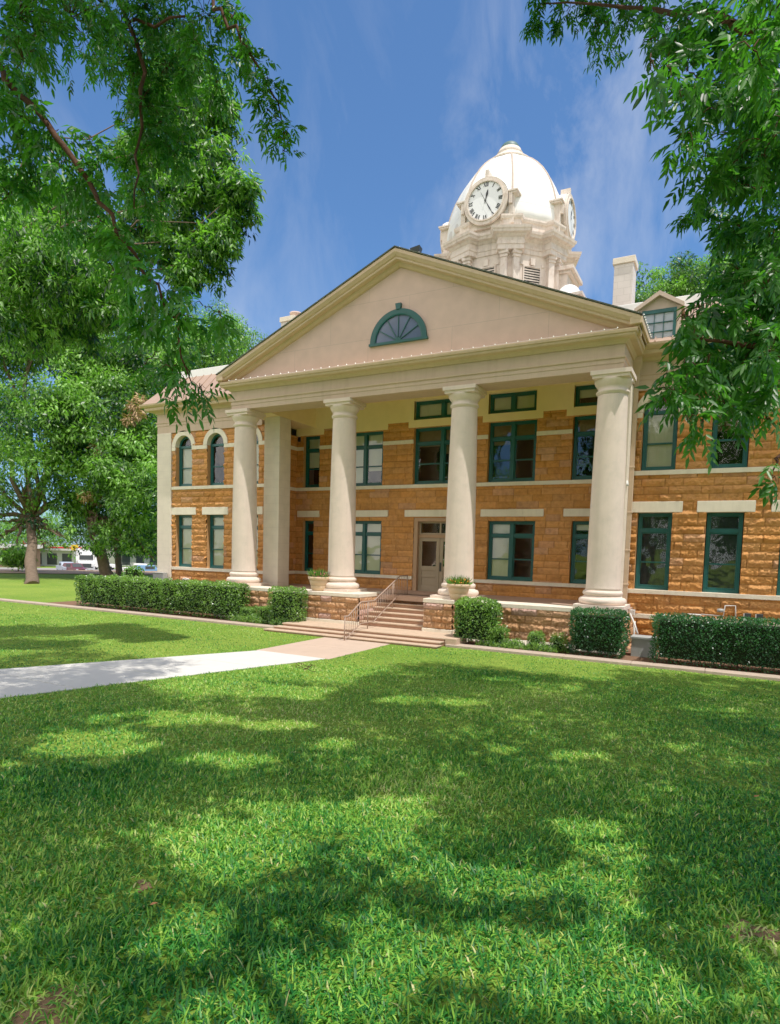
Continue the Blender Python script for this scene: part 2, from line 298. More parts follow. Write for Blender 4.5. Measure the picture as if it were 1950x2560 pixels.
# ------------------------------------------------------------------ rock-faced masonry as real relief
def rockwall(name, x0, x1, z0, z1, plane, parent, holes=(), arches=(), course=.225, blk=(.42, .85), amp=.05, seed=1, axis='y', sign=-1, step=.021, mat_=STONE, joint=.45, fade=None, zref=0.):
    def lin(a, b, extra):
        e = sorted(set([round(a, 4), round(b, 4)]+[round(t, 4) for t in extra if a < t < b])); o = []
        for p, q in zip(e, e[1:]): n = max(1, int(math.ceil((q-p)/step))); o += list(np.linspace(p, q, n, endpoint=False))
        return np.array(o+[e[-1]])
    xs = lin(x0, x1, [h[0] for h in holes]+[h[1] for h in holes]); zs = lin(z0, z1, [h[2] for h in holes]+[h[3] for h in holes])
    X, Z = np.meshgrid(xs, zs); r = np.random.default_rng(seed)
    ci = np.floor((Z-zref)/course).astype(int); cmin = ci.min(); v = (Z-zref)/course-ci; U = np.zeros_like(X); BI = np.zeros_like(ci); BL = np.zeros_like(X)
    for c in np.unique(ci):
        e = [x0-r.random()*.5]
        while e[-1] < x1+.1: e.append(e[-1]+r.uniform(*blk))
        e = np.array(e); mk = ci == c; k = np.clip(np.searchsorted(e, X[mk], side='right')-1, 0, len(e)-2)
        U[mk] = (X[mk]-e[k])/(e[k+1]-e[k]); BL[mk] = e[k+1]-e[k]; BI[mk] = (c-cmin)*97+k
    g = r.random(20000); g2 = r.random(20000); g3 = r.random(20000); b1 = g[BI]; b2 = g2[BI]; b3 = g3[BI]
    ss = lambda t: np.clip(t, 0, 1)**.6
    du = np.minimum(U, 1-U)*BL; dv = v*course; dt = (1-v)*course
    n1 = vnoise(X, Z, seed+1, .16); n2 = vnoise(X, Z, seed+2, .07); n3 = vnoise(X, Z, seed+3, .035)
    peak = .35+.35*n1; prof = np.where(v < peak, v/peak, (1-v)/(1-peak)); prof = np.clip(prof, 0, 1)**.7
    n4 = vnoise(X, Z*1.6, seed+4, .021); chip = np.where(n2 > .62, (n2-.62)*1.3, 0)
    ridge = np.abs(vnoise(X, Z, seed+6, .11)-.5)*2
    D = amp*(.25+.75*prof*(.45+.9*b1))*ss(du/.04)*ss(dv/.03)*ss(dt/.03)*(.35+.95*n1)+amp*.55*(n2-.5)+amp*.42*(n3-.5)+amp*.28*(n4-.5)-amp*chip+amp*.35*(.5-ridge)*prof
    jm = np.clip(np.minimum(du/.014, np.minimum(dv, dt)/.012), 0, 1); D = D*np.clip(jm+.15, 0, 1)
    if fade is not None: D = D*fade
    T = (.85+.26*b2)*(1-(1-jm)*(1-joint))
    b4 = g3[(BI*7+3) % 20000]; odd = (b4 > .88)*1.; tr = np.stack([T*(.97+.08*b3), T*(.90+.18*b3+.12*odd), T*(.75+.40*b3+.7*odd)], -1)
    if axis == 'y': V = np.stack([X, np.full_like(X, plane)+sign*D, Z], -1)
    else: V = np.stack([np.full_like(X, plane)+sign*D, X, Z], -1)
    nz, nx = X.shape; idx = np.arange(nz*nx).reshape(nz, nx); cx = (X[:-1, :-1]+X[1:, 1:])/2; cz = (Z[:-1, :-1]+Z[1:, 1:])/2; keep = np.ones_like(cx, bool)
    for h in holes: keep &= ~((cx > h[0]) & (cx < h[1]) & (cz > h[2]) & (cz < h[3]))
    for (ax, az_, ar) in arches: keep &= ~((np.hypot(cx-ax, cz-az_) < ar) & (cz > az_-.01))
    F = np.stack([idx[:-1, :-1], idx[:-1, 1:], idx[1:, 1:], idx[1:, :-1]], -1)[keep].reshape(-1, 4)
    if (axis == 'y') != (sign < 0): F = F[:, ::-1]
    return npmesh(name, V.reshape(-1, 3), F, mat_, parent, tint=tr.reshape(-1, 3), smooth=False)

# =================================================================== COURTHOUSE
S = 4.3; COLX = [-1.5*S, -.5*S, .5*S, 1.5*S]
WY = 1.52; DY = 3.21; YP = .85
s1, s2, lt, lb = .40, 3.83, 2.94, 2.63
HW = 12.66
ct = empty('courthouse', (0, 0, GZ), label='two storey orange sandstone courthouse with columned portico, clock dome and side wings', cat='courthouse')
ct.location = (0, 0, 0)
WIN_L = [(-11.60, -10.66), (-9.80, -8.87), (-8.01, -7.07)]
WIN_R = [(-b, -a) for a, b in WIN_L][::-1]

def wing(side):
    ws = WIN_L if side < 0 else WIN_R
    xi, xo = (-6.50, -11.82) if side < 0 else (6.30, 11.82)
    a, b = min(xi, xo), max(xi, xo)
    holes = [(w0, w1, s1, lb) for w0, w1 in ws]+[(w0, w1, s2, 5.5) for w0, w1 in ws]
    holes += [(w0-.25, w1+.25, lb, lt) for w0, w1 in ws]+[(a, b, s1-.12, s1), (a, b, s2-.13, s2)]
    ar = [((w0+w1)/2, 5.5, (w1-w0)/2+.09) for w0, w1 in ws]
    rockwall('wall', a, b, -.32, 6.12, WY, ct, holes, ar, seed=11 if side < 0 else 23, amp=.062)
    rockwall('foundation_wall', a, b, -1.32, -.44, WY-.04, ct, (), (), seed=31 if side < 0 else 33, amp=.07, course=.29, zref=-1.32)
    MB().box(a, b, WY-.085, WY+.05, -.44, -.315).build('base_band', BAND, ct, .008)
    bd = MB(); bd.box(a, b, WY-.07, WY+.03, s1-.12, s1-.002); bd.build('sill_band', BAND, ct, .006)
    bd = MB(); bd.box(a, b, WY-.075, WY+.03, s2-.13, s2-.002); bd.build('sill_band', BAND, ct, .006)
    # spring band and arch surrounds
    xs = [a]+[t for w0, w1 in ws for t in (w0, w1)]+[b]
    for i in range(0, len(xs), 2):
        l, r_ = xs[i], xs[i+1]
        l2 = l if i == 0 else l+.005; MB().box(l2, r_-.005, WY-.062, WY+.06, 5.345, 5.495).build('spring_band', BAND, ct, .005)
    for w0, w1 in ws:
        c = (w0+w1)/2; ri = (w1-w0)/2-.005; ro = ri+.2; m = MB(); n = 20; vs = []; fs = []
        for k in range(n+1):
            t = pi*k/n
            for rr, yy in ((ri, WY+.22), (ri, WY-.07), (ro, WY-.07), (ro, WY+.02)): vs.append((c+rr*cos(t), yy, 5.5+rr*sin(t)))
        for k in range(n):
            for q in range(3): fs.append((k*4+q, k*4+q+1, (k+1)*4+q+1, (k+1)*4+q))
        m.add(vs, fs, 0, False); m.build('arch_surround', BAND, ct)
        lx = MB(); lx.box(w0-.245, w1+.245, WY-.06, WY+.05, lb+.003, lt); lx.build('lintel', BAND, ct, .008)
        # reveals
        for (p, q) in ((s1, lb), (s2, 5.5)):
            m = MB()
            m.add([(w0, WY-.015, p), (w0, WY+.24, p), (w0, WY+.24, q), (w0, WY-.015, q)], [(0, 1, 2, 3)]); m.add([(w1, WY-.015, p), (w1, WY+.24, p), (w1, WY+.24, q), (w1, WY-.015, q)], [(0, 3, 2, 1)])
            m.add([(w0, WY-.015, p-.001), (w1, WY-.015, p-.001), (w1, WY+.24, p-.001), (w0, WY+.24, p-.001)], [(0, 1, 2, 3)], 1)
            if q == lb: m.add([(w0, WY-.015, lb), (w1, WY-.015, lb), (w1, WY+.24, lb), (w0, WY+.24, lb)], [(0, 1, 2, 3)], 1)
            m.build('window_reveal', [REVEAL, BAND], ct)
wing(-1); wing(1)
for sx in (-1, 1):   # corner pilasters
    x0, x1 = sorted((sx*11.83, sx*HW)); m = MB(); m.box(x0, x1, WY-.09, WY+.6, -1.32, 6.11)
    m.build('corner_pilaster', PAINTBRICK, ct, .012)

# windows -----------------------------------------------------------
def window(x0, x1, z0, z1, y, mull=0, transom=None, meet=None, arch=False, blinds=None, col_blind=BLIND, glass=GLASS, fw=.075, grid=None):
    """timber frame mesh with pane and blind children"""
    m = MB(); d0, d1 = y, y+.09
    m.box(x0, x0+fw, d0, d1, z0, z1 if not arch else z1); m.box(x1-fw, x1, d0, d1, z0, z1)
    m.box(x0+fw, x1-fw, d0, d1-.003, z0, z0+fw)
    if not arch: m.box(x0+fw, x1-fw, d0, d1-.003, z1-fw, z1)
    cells = []; mw = .13; xs = [x0+fw, x1-fw]
    if mull: c = (x0+x1)/2; m.box(c-mw/2, c+mw/2, d0-.015, d1-.006, z0+fw+.001, z1-fw-.001); xs = [x0+fw, c-mw/2, c+mw/2, x1-fw]
    if transom and not arch: m.box(x0+fw, x1-fw, d0+.005, d1-.009, transom-.045, transom+.045)
    zt = transom-.045 if transom and not arch else z1-(0 if arch else fw)
    sashw = .04
    for i in range(0, len(xs), 2):
        a, b = xs[i], xs[i+1]; lo = z0+fw
        hi = zt; md = meet or (lo+hi)/2
        m.box(a, a+sashw, d0+.03, d1+.02, lo, hi); m.box(b-sashw, b, d0+.03, d1+.02, lo, hi)
        m.box(a+sashw, b-sashw, d0+.025, d1+.015, lo, lo+sashw+.02); m.box(a+sashw, b-sashw, d0+.025, d1+.015, hi-sashw, hi)
        m.box(a+sashw, b-sashw, d0+.022, d1+.015, md-.022, md+.022)
        cells.append((a, b, lo, hi))
        if transom and not arch:
            m.box(a, a+.03, d0+.03, d1+.01, transom+.045, z1-fw); m.box(b-.03, b, d0+.03, d1+.01, transom+.045, z1-fw)
            m.box(a+.03, b-.03, d0+.032, d1+.01, transom+.045, transom+.072); m.box(a+.03, b-.03, d0+.032, d1+.01, z1-fw-.03, z1-fw)
    if arch:
        c = (x0+x1)/2; ro = (x1-x0)/2; m.box(x0, x1, d0-.01, d1-.003, z1-.05, z1+.05); n = 18
        vs = []; fs = []
        for k in range(n+1):
            t = pi*k/n
            for rr, yy in ((ro-fw, d1), (ro-fw, d0), (ro, d0), (ro, d1)): vs.append((c+rr*cos(t), yy, z1+rr*sin(t)))
        for k in range(n):
            for q in range(3): fs.append((k*4+q, k*4+q+1, (k+1)*4+q+1, (k+1)*4+q))
        m.add(vs, fs)
    o = m.build('window', TEAL, ct, .004)
    g = MB()
    for i, (a, b, lo, hi) in enumerate(cells):
        g.add([(a, d0+.06, lo), (b, d0+.06, lo), (b, d0+.06, hi), (a, d0+.06, hi)], [(0, 1, 2, 3)])
        if transom and not arch: g.add([(a, d0+.058, transom), (b, d0+.058, transom), (b, d0+.058, z1-fw), (a, d0+.058, z1-fw)], [(0, 1, 2, 3)])
    if arch:
        c = (x0+x1)/2; ro = (x1-x0)/2-.02; g.add([(c+ro*cos(pi*k/16), d0+.06, z1+ro*sin(pi*k/16)) for k in range(17)], [tuple(range(17))])
    g.build('pane', glass, o, fix=False)
    if blinds:
        bm_ = MB(); bb = MB(); hasb = False
        for i, (a, b, lo, hi) in enumerate(cells):
            frac = blinds[i] if i < len(blinds) else blinds[-1]
            top = (z1-fw if not arch else z1-.05)
            if frac > 0:
                zb = top-(top-lo)*frac; n = max(2, int((b-a)/.09)); vs = []
                for k in range(n+1): xx = a+.01+(b-a-.02)*k/n; vs += [(xx, d0+.12+.006*(k % 2), zb), (xx, d0+.12+.006*(k % 2), top)]
                bm_.add(vs, [(2*k, 2*k+2, 2*k+3, 2*k+1) for k in range(n)])
                bm_.box(a+.01, b-.01, d0+.11, d0+.14, zb-.02, zb); hasb = True
        if hasb: bm_.build('blind', col_blind, o)
    return o
for i, (a, b) in enumerate(WIN_L):
    window(a+.02, b-.02, s1, lb-.003, WY+.14, transom=2.12, blinds=[1], meet=1.2)
    window(a+.02, b-.02, s2, 5.5, WY+.14, arch=True, blinds=[1 if i != 1 else 0], meet=4.62, col_blind=BLIND)
for i, (a, b) in enumerate(WIN_R):
    window(a+.02, b-.02, s1, lb-.003, WY+.14, transom=2.12, blinds=[1], meet=1.2, col_blind=SCREEN)
    window(a+.02, b-.02, s2, 5.5, WY+.14, arch=True, blinds=[1 if i == 0 else .35], meet=4.62, col_blind=BLIND if i == 0 else BLIND2)

# porch back wall ------------------------------------------------------
PW_up = [(-6.15, -5.35, 0, [.6]), (-4.15, -2.42, 1, [1, .72]), (-1.12, 1.12, 1, [.3, .45]), (1.80, 3.52, 1, [.35, .2]), (4.72, 5.6, 0, [.2])]
PW_lo = [(-6.12, -5.58, 0, [.0]), (-4.12, -2.40, 1, [1, 1]), (1.90, 3.60, 1, [1, 0]), (4.82, 5.6, 0, [.1])]
PW_top = [(-1.12, 1.12, 1, [1, 1]), (1.78, 3.48, 1, [1, 1]), (4.72, 5.6, 0, [.5])]
holes = [(a, b, s2, 5.9) for a, b, *_ in PW_up]+[(a, b, s1, 2.48) for a, b, *_ in PW_lo]+[(a-.28, b+.28, lb, lt-.05) for a, b, *_ in PW_lo]
holes += [(-1.02, 1.02, -.2, 2.6), (-1.4, 1.4, lb, lt-.05), (-6.5, 6.5, s1-.12, s1), (-6.5, 6.5, s2-.13, s2)]
holes += [(a, b, 5.35, 5.49) for a, b in ((-6.5, -6.15), (-5.35, -4.15), (-2.42, -1.12), (1.12, 1.80), (3.52, 4.72), (5.6, 6.5))]
HH = holes+[(-6.5, -6.3, 5.7, 5.93)]
rockwall('porch_wall', -6.5, 6.5, -.2, 5.93, DY, ct, HH, (), seed=41, amp=.04)
gaps = ((-6.5, -6.15), (-5.35, -4.15), (-2.42, -1.12), (1.12, 1.80), (3.52, 4.72), (5.6, 6.5))
pk = []
for a, b in gaps:
    p, q = a+.2, b-.22
    if q-p > .15: rockwall('wall_peak', p, q, 5.93, 6.15, DY, ct, (), (), seed=int(50+a*3), amp=.04); pk.append((p, q))
m = MB(); rev = MB()
for a, b in gaps: MB().box(a+.004, b-.004, DY-.06, DY+.03, 5.352, 5.488).build('spring_band', BAND, ct, .005)
MB().box(-6.5, -1.03, DY-.07, DY+.03, s1-.12, s1-.002).build('sill_band', BAND, ct, .006)
MB().box(1.03, 6.5, DY-.07, DY+.03, s1-.12, s1-.002).build('sill_band', BAND, ct, .006)
MB().box(-6.5, 6.5, DY-.07, DY+.03, s2-.13, s2-.002).build('sill_band', BAND, ct, .006)
for a, b, *_ in PW_lo: MB().box(a-.275, b+.275, DY-.06, DY+.05, lb+.003, lt-.055).build('lintel', BAND, ct, .008)
MB().box(-1.4, 1.4, DY-.06, DY+.05, lb+.003, lt-.055).build('lintel', BAND, ct, .008)
# yellow cream upper wall with stepped lower edge
segs = sorted(set([-6.5, 6.5]+[t for p in pk for t in p]+[t for w_ in PW_top for t in w_[:2]]))
for a, b in zip(segs, segs[1:]):
    c = (a+b)/2; z0 = 5.93
    if any(p < c < q for p, q in pk): z0 = 6.15
    if any(w_[0] < c < w_[1] for w_ in PW_top):
        m.box(a, b, DY-.05, DY+.05, z0, 6.2); m.box(a, b, DY-.05, DY+.05, 6.9, 7.0)
    else: m.box(a, b, DY-.05, DY+.05, z0, 7.0)
m.build('upper_wall', CREAM, ct)
for lst, z0, z1, yy in ((PW_up, s2, 5.93, .0), (PW_lo, s1, lb, 0), (PW_top, 6.2, 6.9, -.05)):
    for a, b, *_ in lst:
        rev = MB(); rev.add([(a, DY-.01+yy, z0), (a, DY+.25, z0), (a, DY+.25, z1), (a, DY-.01+yy, z1)], [(0, 1, 2, 3)], 1 if yy else 0); rev.add([(b, DY-.01+yy, z0), (b, DY+.25, z0), (b, DY+.25, z1), (b, DY-.01+yy, z1)], [(0, 3, 2, 1)], 1 if yy else 0)
        rev.add([(a, DY+yy, z1-.001), (b, DY+yy, z1-.001), (b, DY+.25, z1-.001), (a, DY+.25, z1-.001)], [(0, 1, 2, 3)], 1); rev.add([(a, DY+yy, z0-.001), (b, DY+yy, z0-.001), (b, DY+.25, z0-.001), (a, DY+.25, z0-.001)], [(0, 1, 2, 3)], 1)
        rev.build('window_reveal', [REVEAL, CREAM], ct)
for i, (a, b, mu_, bl) in enumerate(PW_up): window(a+.01, b-.01, s2, 5.925, DY+.12, mull=mu_, transom=5.36, blinds=bl, meet=4.6, fw=.085, col_blind=BLIND if i < 2 else BLIND2)
for i, (a, b, mu_, bl) in enumerate(PW_lo):
    window(a+.01, b-.01, s1, 2.485, DY+.12, mull=mu_, transom=1.98, blinds=bl, meet=1.15, fw=.085)
for a, b, *_ in PW_lo: MB().box(a, b, DY+.0, DY+.24, 2.487, lb).build('window_head', REVEAL, ct)
for i, (a, b, mu_, bl) in enumerate(PW_top): window(a+.01, b-.01, 6.205, 6.895, DY+.08, mull=mu_, blinds=bl, meet=6.22, fw=.08)
# door ------------------------------------------------------------------
m = MB(); m.box(-1.02, -.86, DY+.0, DY+.5, -.2, 2.6); m.box(.86, 1.02, DY, DY+.5, -.2, 2.6); m.box(-.86, .86, DY+.002, DY+.498, 2.46, 2.6)
m.box(-.86, .86, DY+.14, DY+.28, 1.86, 1.98)
m.build('door_frame', DOORF, ct, .01)
fr = MB(); fr.box(-.86, .86, DY+.17, DY+.23, 1.985, 2.04); fr.box(-.86, .86, DY+.17, DY+.23, 2.40, 2.455); fr.box(-.03, .03, DY+.17, DY+.23, 2.04, 2.40); fr.box(-.86, -.80, DY+.17, DY+.23, 2.04, 2.4); fr.box(.8, .86, DY+.17, DY+.23, 2.04, 2.4)
tw = fr.build('transom_window', DOORM, ct); MB().box(-.8, .8, DY+.195, DY+.20, 2.04, 2.4).build('pane', GLASS, tw)
for sx in (-1, 1):
    a, b = sorted((sx*.006, sx*.855)); m = MB(); y0, y1 = DY+.16, DY+.21
    m.box(a, a+.13, y0, y1, -.18, 1.85); m.box(b-.13, b, y0, y1, -.18, 1.85); m.box(a+.13, b-.13, y0, y1, 1.73, 1.85); m.box(a+.13, b-.13, y0, y1, .64, .80); m.box(a+.13, b-.13, y0, y1, -.18, .08); m.box(a+.13, b-.13, y0, y1, .38, .47)
    m.box(a+.13, b-.13, y0+.03, y1, .08, .64)
    dl = m.build('door', DOORM, ct, .006); MB().box(a+.13, b-.13, y0+.02, y0+.026, .80, 1.73).build('pane', GLASS2, dl)
    if sx > 0: MB().box(.03, .09, y0-.05, y0, .62, .95).build('handle', DARKM, dl, .01)
# interior behind the glass
m = MB(); m.box(-12.3, -6.6, WY+.95, WY+1.0, -.3, 6.2); m.box(6.6, 11.8, WY+.95, WY+1.0, -.3, 6.2); m.box(-6.3, 6.3, DY+.95, DY+1.0, -.3, 7.0); m.build('interior_partition', DARK, ct)
m = MB(); m.box(-11.8, -6.6, WY+.3, WY+.95, 3.1, 3.3); m.box(6.6, 11.8, WY+.3, WY+.95, 3.1, 3.3); m.box(-6.3, 6.3, DY+.3, DY+.95, 3.0, 3.3); m.box(-6.3, 6.3, DY+.55, DY+.95, -.35, -.2); m.build('interior_floor', DARK, ct)
# return walls and piers
for sx in (-1, 1):
    rockwall('return_wall', WY-.02, DY+.02, -.2, 5.93, sx*6.5, ct, (), (), seed=61+sx, axis='x', sign=-sx, amp=.035)
    a, b = sorted((sx*6.5, sx*6.49)); MB().box(*sorted((sx*6.5, sx*6.44)), WY+.1, DY-.08, s2-.13, s2-.002).build('sill_band', BAND, ct); MB().box(*sorted((sx*6.5, sx*6.44)), WY+.1, DY-.08, 5.352, 5.488).build('spring_band', BAND, ct); MB().box(*sorted((sx*6.5, sx*6.44)), WY+.1, DY-.08, s1-.12, s1-.002).build('sill_band', BAND, ct)
MB().box(-6.27, -5.55, YP, WY+.02, -.14, 6.22).build('pier', PAINTBRICK, ct, .012)
MB().box(6.05, 6.80, YP, WY+.02, -.14, 6.22).build('pier', PAINTBRICK, ct, .012)
MB().box(-6.5, -6.26, WY-.02, WY+.1, -.3, 6.2).build('wall_infill', REVEAL, ct)
# columns ---------------------------------------------------------------
for X in COLX:
    prof = [(.47, .40), (.462, .46), (.455, .52)]+[(.452-.062*max(0, (t-.25)/.75)**1.25, .5+5.12*t) for t in np.linspace(.05, 1, 22)]+[(.388, 5.66)]
    m = MB(); m.lathe(prof, 56, (X, 0, 0)); o = m.build('column', COLM, ct)
    m = MB(); m.lathe([(.388, 5.655), (.388, 5.70), (.43, 5.72), (.435, 5.745), (.43, 5.77), (.392, 5.79), (.392, 5.88), (.42, 5.90), (.43, 5.92), (.47, 5.97), (.49, 6.03), (.495, 6.07)], 56, (X, 0, 0))
    m.box(X-.475, X+.475, -.475, .475, 6.065, 6.15); m.box(X-.52, X+.52, -.52, .52, 6.15, 6.262)
    m.build('capital', COLM, o)
    def tor(r, z, h, n=8): return [(r+h/2*cos(t)*.9, z+h/2*sin(t)) for t in np.linspace(-pi/2, pi/2, n)]
    m = MB(); m.lathe([(.50, 0)]+tor(.55, .10, .19)+[(.52, .205), (.505, .23)]+tor(.47, .315, .14)+[(.47, .395), (.468, .41)], 56, (X, 0, 0)); m.box(X-.66, X+.66, -.64, .64, -.105, .004); m.build('base', COLM, o, 0)
# entablature -------------------------------------------------------------
X0 = 6.75
path = [(-X0, WY+.3), (-X0, -.42), (X0, -.42), (X0, WY+.3)]
prof = [(0, 6.262), (0, 6.42), (.018, 6.425), (.018, 6.535), (.055, 6.55), (.06, 6.60), (.012, 6.615), (.012, 6.90), (-.10, 6.95), (-.84, 6.95), (-.84, 6.262)]
path = [(-X0, WY+.3), (-X0, -.42), (X0, -.42), (X0, WY+.3)]
MB().sweep(path, prof).build('entablature', ENT, ct)
cprof = [(-.2, 6.90), (.05, 6.905), (.07, 6.94), (.10, 6.96), (.13, 7.0), (.27, 7.02), (.29, 7.05), (.29, 7.09), (.33, 7.10), (.34, 7.16), (.34, 7.18), (-.2, 7.20)]
MB().sweep(path, cprof).build('cornice', CORN, ct)
m = MB(); m.box(-5.9, 5.9, .2, DY+.03, 6.98, 7.05); m.build('porch_ceiling', CREAM, ct)
MB().box(-6.6, -5.56, .42, WY+1.7, 6.225, 6.98).build('porch_beam', CREAM, ct); MB().box(5.9, 6.6, .42, WY+1.7, 6.225, 6.98).build('porch_beam', CREAM, ct)
# pediment
XT, ZT, ZA = 7.14, 7.20, 10.50; slope = (ZA-7.46)/XT
def rake(m, prof, XT=XT):  # prof (y,dz)
    q = len(prof); vs = []
    for x in (-XT, 0, XT):
        for y, dz in prof: vs.append((x, y, 7.46+slope*(XT-abs(x))+dz))
    fs = [(i*q+k, (i+1)*q+k, (i+1)*q+(k+1) % q, i*q+(k+1) % q) for i in range(2) for k in range(q)]+[tuple(range(q)), tuple(2*q+k for k in range(q))[::-1]]
    m.add(vs, fs)
m = MB(); rake(m, [(-.76, 0), (-.765, -.10), (-.74, -.13), (-.70, -.19), (-.66, -.21), (-.66, -.27), (-.62, -.29), (-.50, -.29), (-.48, -.34), (-.42, -.40), (-.37, -.42), (-.34, -.42), (-.2, -.2), (-.2, 0)])
m.build('raking_cornice', CORN, ct)
m = MB(); rake(m, [(-.79, .005), (-.79, .035), (12, .035), (12, .005)], XT+.05); m.build('portico_roof', ROOFT, ct)
m = MB(); m.prism([(-6.9, 7.19), (6.9, 7.19), (0, 10.22)], -.35, -.1); m.build('tympanum', TYMP, ct)
m = MB()
for sx in (-1, 1): m.add([(sx*7.14, -.7, 7.2), (sx*7.14, WY+.6, 7.2), (sx*7.14, WY+.6, 7.46), (sx*7.14, -.7, 7.46)], [(0, 1, 2, 3)]); m.box(*sorted((sx*6.9, sx*7.2)), -.76, WY+.8, 7.26, 7.44)
m.build('eave_gutter', CORN, ct, .02)
# fan window
fw = MB(); n = 28; vs = []; fs = []
for k in range(n+1):
    t = pi*k/n
    for rr, yy in ((.80, -.34), (.80, -.42), (.84, -.43), (.99, -.43), (.99, -.34)): vs.append((rr*cos(t), yy, 7.86+rr*sin(t)*.97))
for k in range(n):
    for q in range(4): fs.append((k*5+q, k*5+q+1, (k+1)*5+q+1, (k+1)*5+q))
fw.add(vs, fs); fw.box(-1.03, 1.03, -.44, -.34, 7.79, 7.865)
fw.add([(-.07, -.46, 8.80), (.07, -.46, 8.80), (.10, -.46, 8.98), (-.10, -.46, 8.98), (-.07, -.34, 8.80), (.07, -.34, 8.80), (.10, -.34, 8.98), (-.10, -.34, 8.98)], [(0, 1, 2, 3), (4, 7, 6, 5), (0, 4, 5, 1), (1, 5, 6, 2), (2, 6, 7, 3), (3, 7, 4, 0)])
for k in range(1, 6): t = pi*k/6; fw.bar((0.08*cos(t), -.395, 7.86+.08*sin(t)), (.81*cos(t), -.395, 7.86+.79*sin(t)), .022, .03)
fw.lathe([(.001, -.0), (.1, 0), (.1, .03), (.001, .03)], 16, (0, 0, 0)) if False else None
fw.add([(0.1*cos(pi*k/10), -.41, 7.865+.1*sin(pi*k/10)) for k in range(11)], [tuple(range(11))])
fo = fw.build('fan_window', TEAL, ct)
MB().add([(.8*cos(pi*k/24), -.375, 7.86+.78*sin(pi*k/24)) for k in range(25)], [tuple(range(25))]).build('pane', FANG, fo)

# wing cornices and main walls -------------------------------------------------
for sx in (-1, 1):
    pth = [(-HW, 18), (-HW, WY-.07), (-6.9, WY-.07)] if sx < 0 else [(6.7, WY-.07), (HW, WY-.07), (HW, 18)]
    MB().sweep(pth, [(0, 6.11), (0, 6.40), (.02, 6.41), (.02, 6.52), (.05, 6.53), (.055, 6.57), (.01, 6.58), (.01, 6.92), (-.1, 6.95), (-.3, 6.95), (-.3, 6.11)]).build('entablature', ENT, ct)
    MB().sweep(pth, [(-.2, 6.90), (.05, 6.91), (.07, 6.95), (.11, 6.98), (.14, 7.0), (.36, 7.03), (.38, 7.08), (.38, 7.14), (.45, 7.16), (.52, 7.22), (.53, 7.28), (-.2, 7.30)]).build('cornice', CORN, ct)
m = MB()
for sx in (-1, 1): m.box(*sorted((sx*12.6, sx*12.2)), WY+.62, 18, -1.4, 6.2)
m.box(-12.6, 12.6, 17.6, 18, -1.4, 6.2); m.build('side_wall', REVEAL, ct)
m = MB(); a = [(-13.1, .98), (13.1, .98), (13.1, 18.5), (-13.1, 18.5)]; b = [(-12.3, 2.2), (12.3, 2.2), (12.3, 17.3), (-12.3, 17.3)]
m.add([(x, y, 7.29) for x, y in a]+[(x, y, 8.6) for x, y in b], [(0, 1, 5, 4), (1, 2, 6, 5), (2, 3, 7, 6), (3, 0, 4, 7), (4, 5, 6, 7), (0, 3, 2, 1)])
for k in range(60):
    x = -12.9+.44*k; t = 1.0
    if -12.2 < x < 12.3: m.bar((x, .97, 7.31), (x, 2.2, 8.62), .025, .03)
m.build('roof', ROOFM, ct)
m = MB(); m.box(-12.3, 12.3, 2.18, 2.4, 8.55, 8.88); m.box(-12.3, -12.1, 2.4, 17.3, 8.55, 8.88); m.box(12.1, 12.3, 2.4, 17.3, 8.55, 8.88); m.build('roof_curb', WHITE, ct, .02)
# dormer
dm = MB(); dm.prism([(6.86, 7.25), (7.90, 7.25), (7.90, 8.26), (7.38, 8.56), (6.86, 8.26)], 1.15, 3.6)
dm.prism([(6.74, 8.18), (7.38, 8.57), (8.02, 8.18), (8.02, 8.29), (7.38, 8.69), (6.74, 8.29)], 1.02, 3.8)
dm.box(6.82, 6.93, 1.10, 1.15, 7.28, 8.24); dm.box(7.84, 7.95, 1.10, 1.15, 7.28, 8.24)
dmo = dm.build('dormer', mat('pink_dormer_paint', (.58, .43, .34), .7), ct)
wf = MB(); wf.box(6.95, 7.03, 1.07, 1.14, 7.28, 8.2); wf.box(7.76, 7.84, 1.07, 1.14, 7.28, 8.2); wf.box(7.03, 7.76, 1.07, 1.14, 8.10, 8.2); wf.box(7.03, 7.76, 1.07, 1.14, 7.28, 7.34)
for k in (1, 2): wf.box(7.03+.2433*k-.009, 7.03+.2433*k+.009, 1.08, 1.11, 7.34, 8.10); wf.box(7.03, 7.76, 1.082, 1.112, 7.34+.253*k-.009, 7.34+.253*k+.009)
wfo = wf.build('dormer_window', TEAL, dmo)
MB().box(7.02, 7.77, 1.115, 1.125, 7.32, 8.12).build('dormer_pane', mat('pale_pane', (.42, .46, .55), .2, .5, .12, 3), dmo)
# chimneys
def chimney(x0, x1, y0, y1, z1, pot):
    m = MB(); m.box(x0, x1, y0, y1, 8, z1-.2); o = m.build('chimney', CHIM, ct, .01)
    m = MB(); m.box(x0-.05, x1+.05, y0-.05, y1+.05, z1-.2, z1); m.build('chimney_cap', TRIM, o, .015)
    if pot:
        MB().lathe([(.2, 0), (.2, .18), (.26, .2), (.26, .27), (.2, .27), (.19, .0)], 24, ((x0+x1)/2+.1, (y0+y1)/2, z1), close=False).build('flue_pot', mat('clay_pot', (.6, .42, .35), .8), o)
chimney(5.62, 6.22, 4.05, 4.75, 11.10, False)
chimney(-8.05, -7.38, 4.0, 4.9, 11.2, True)
MB().tube([(-11.4, 3, 8.5), (-11.5, 3, 9.15)], .09, 10).build('vent_pipe', WHITE, ct)

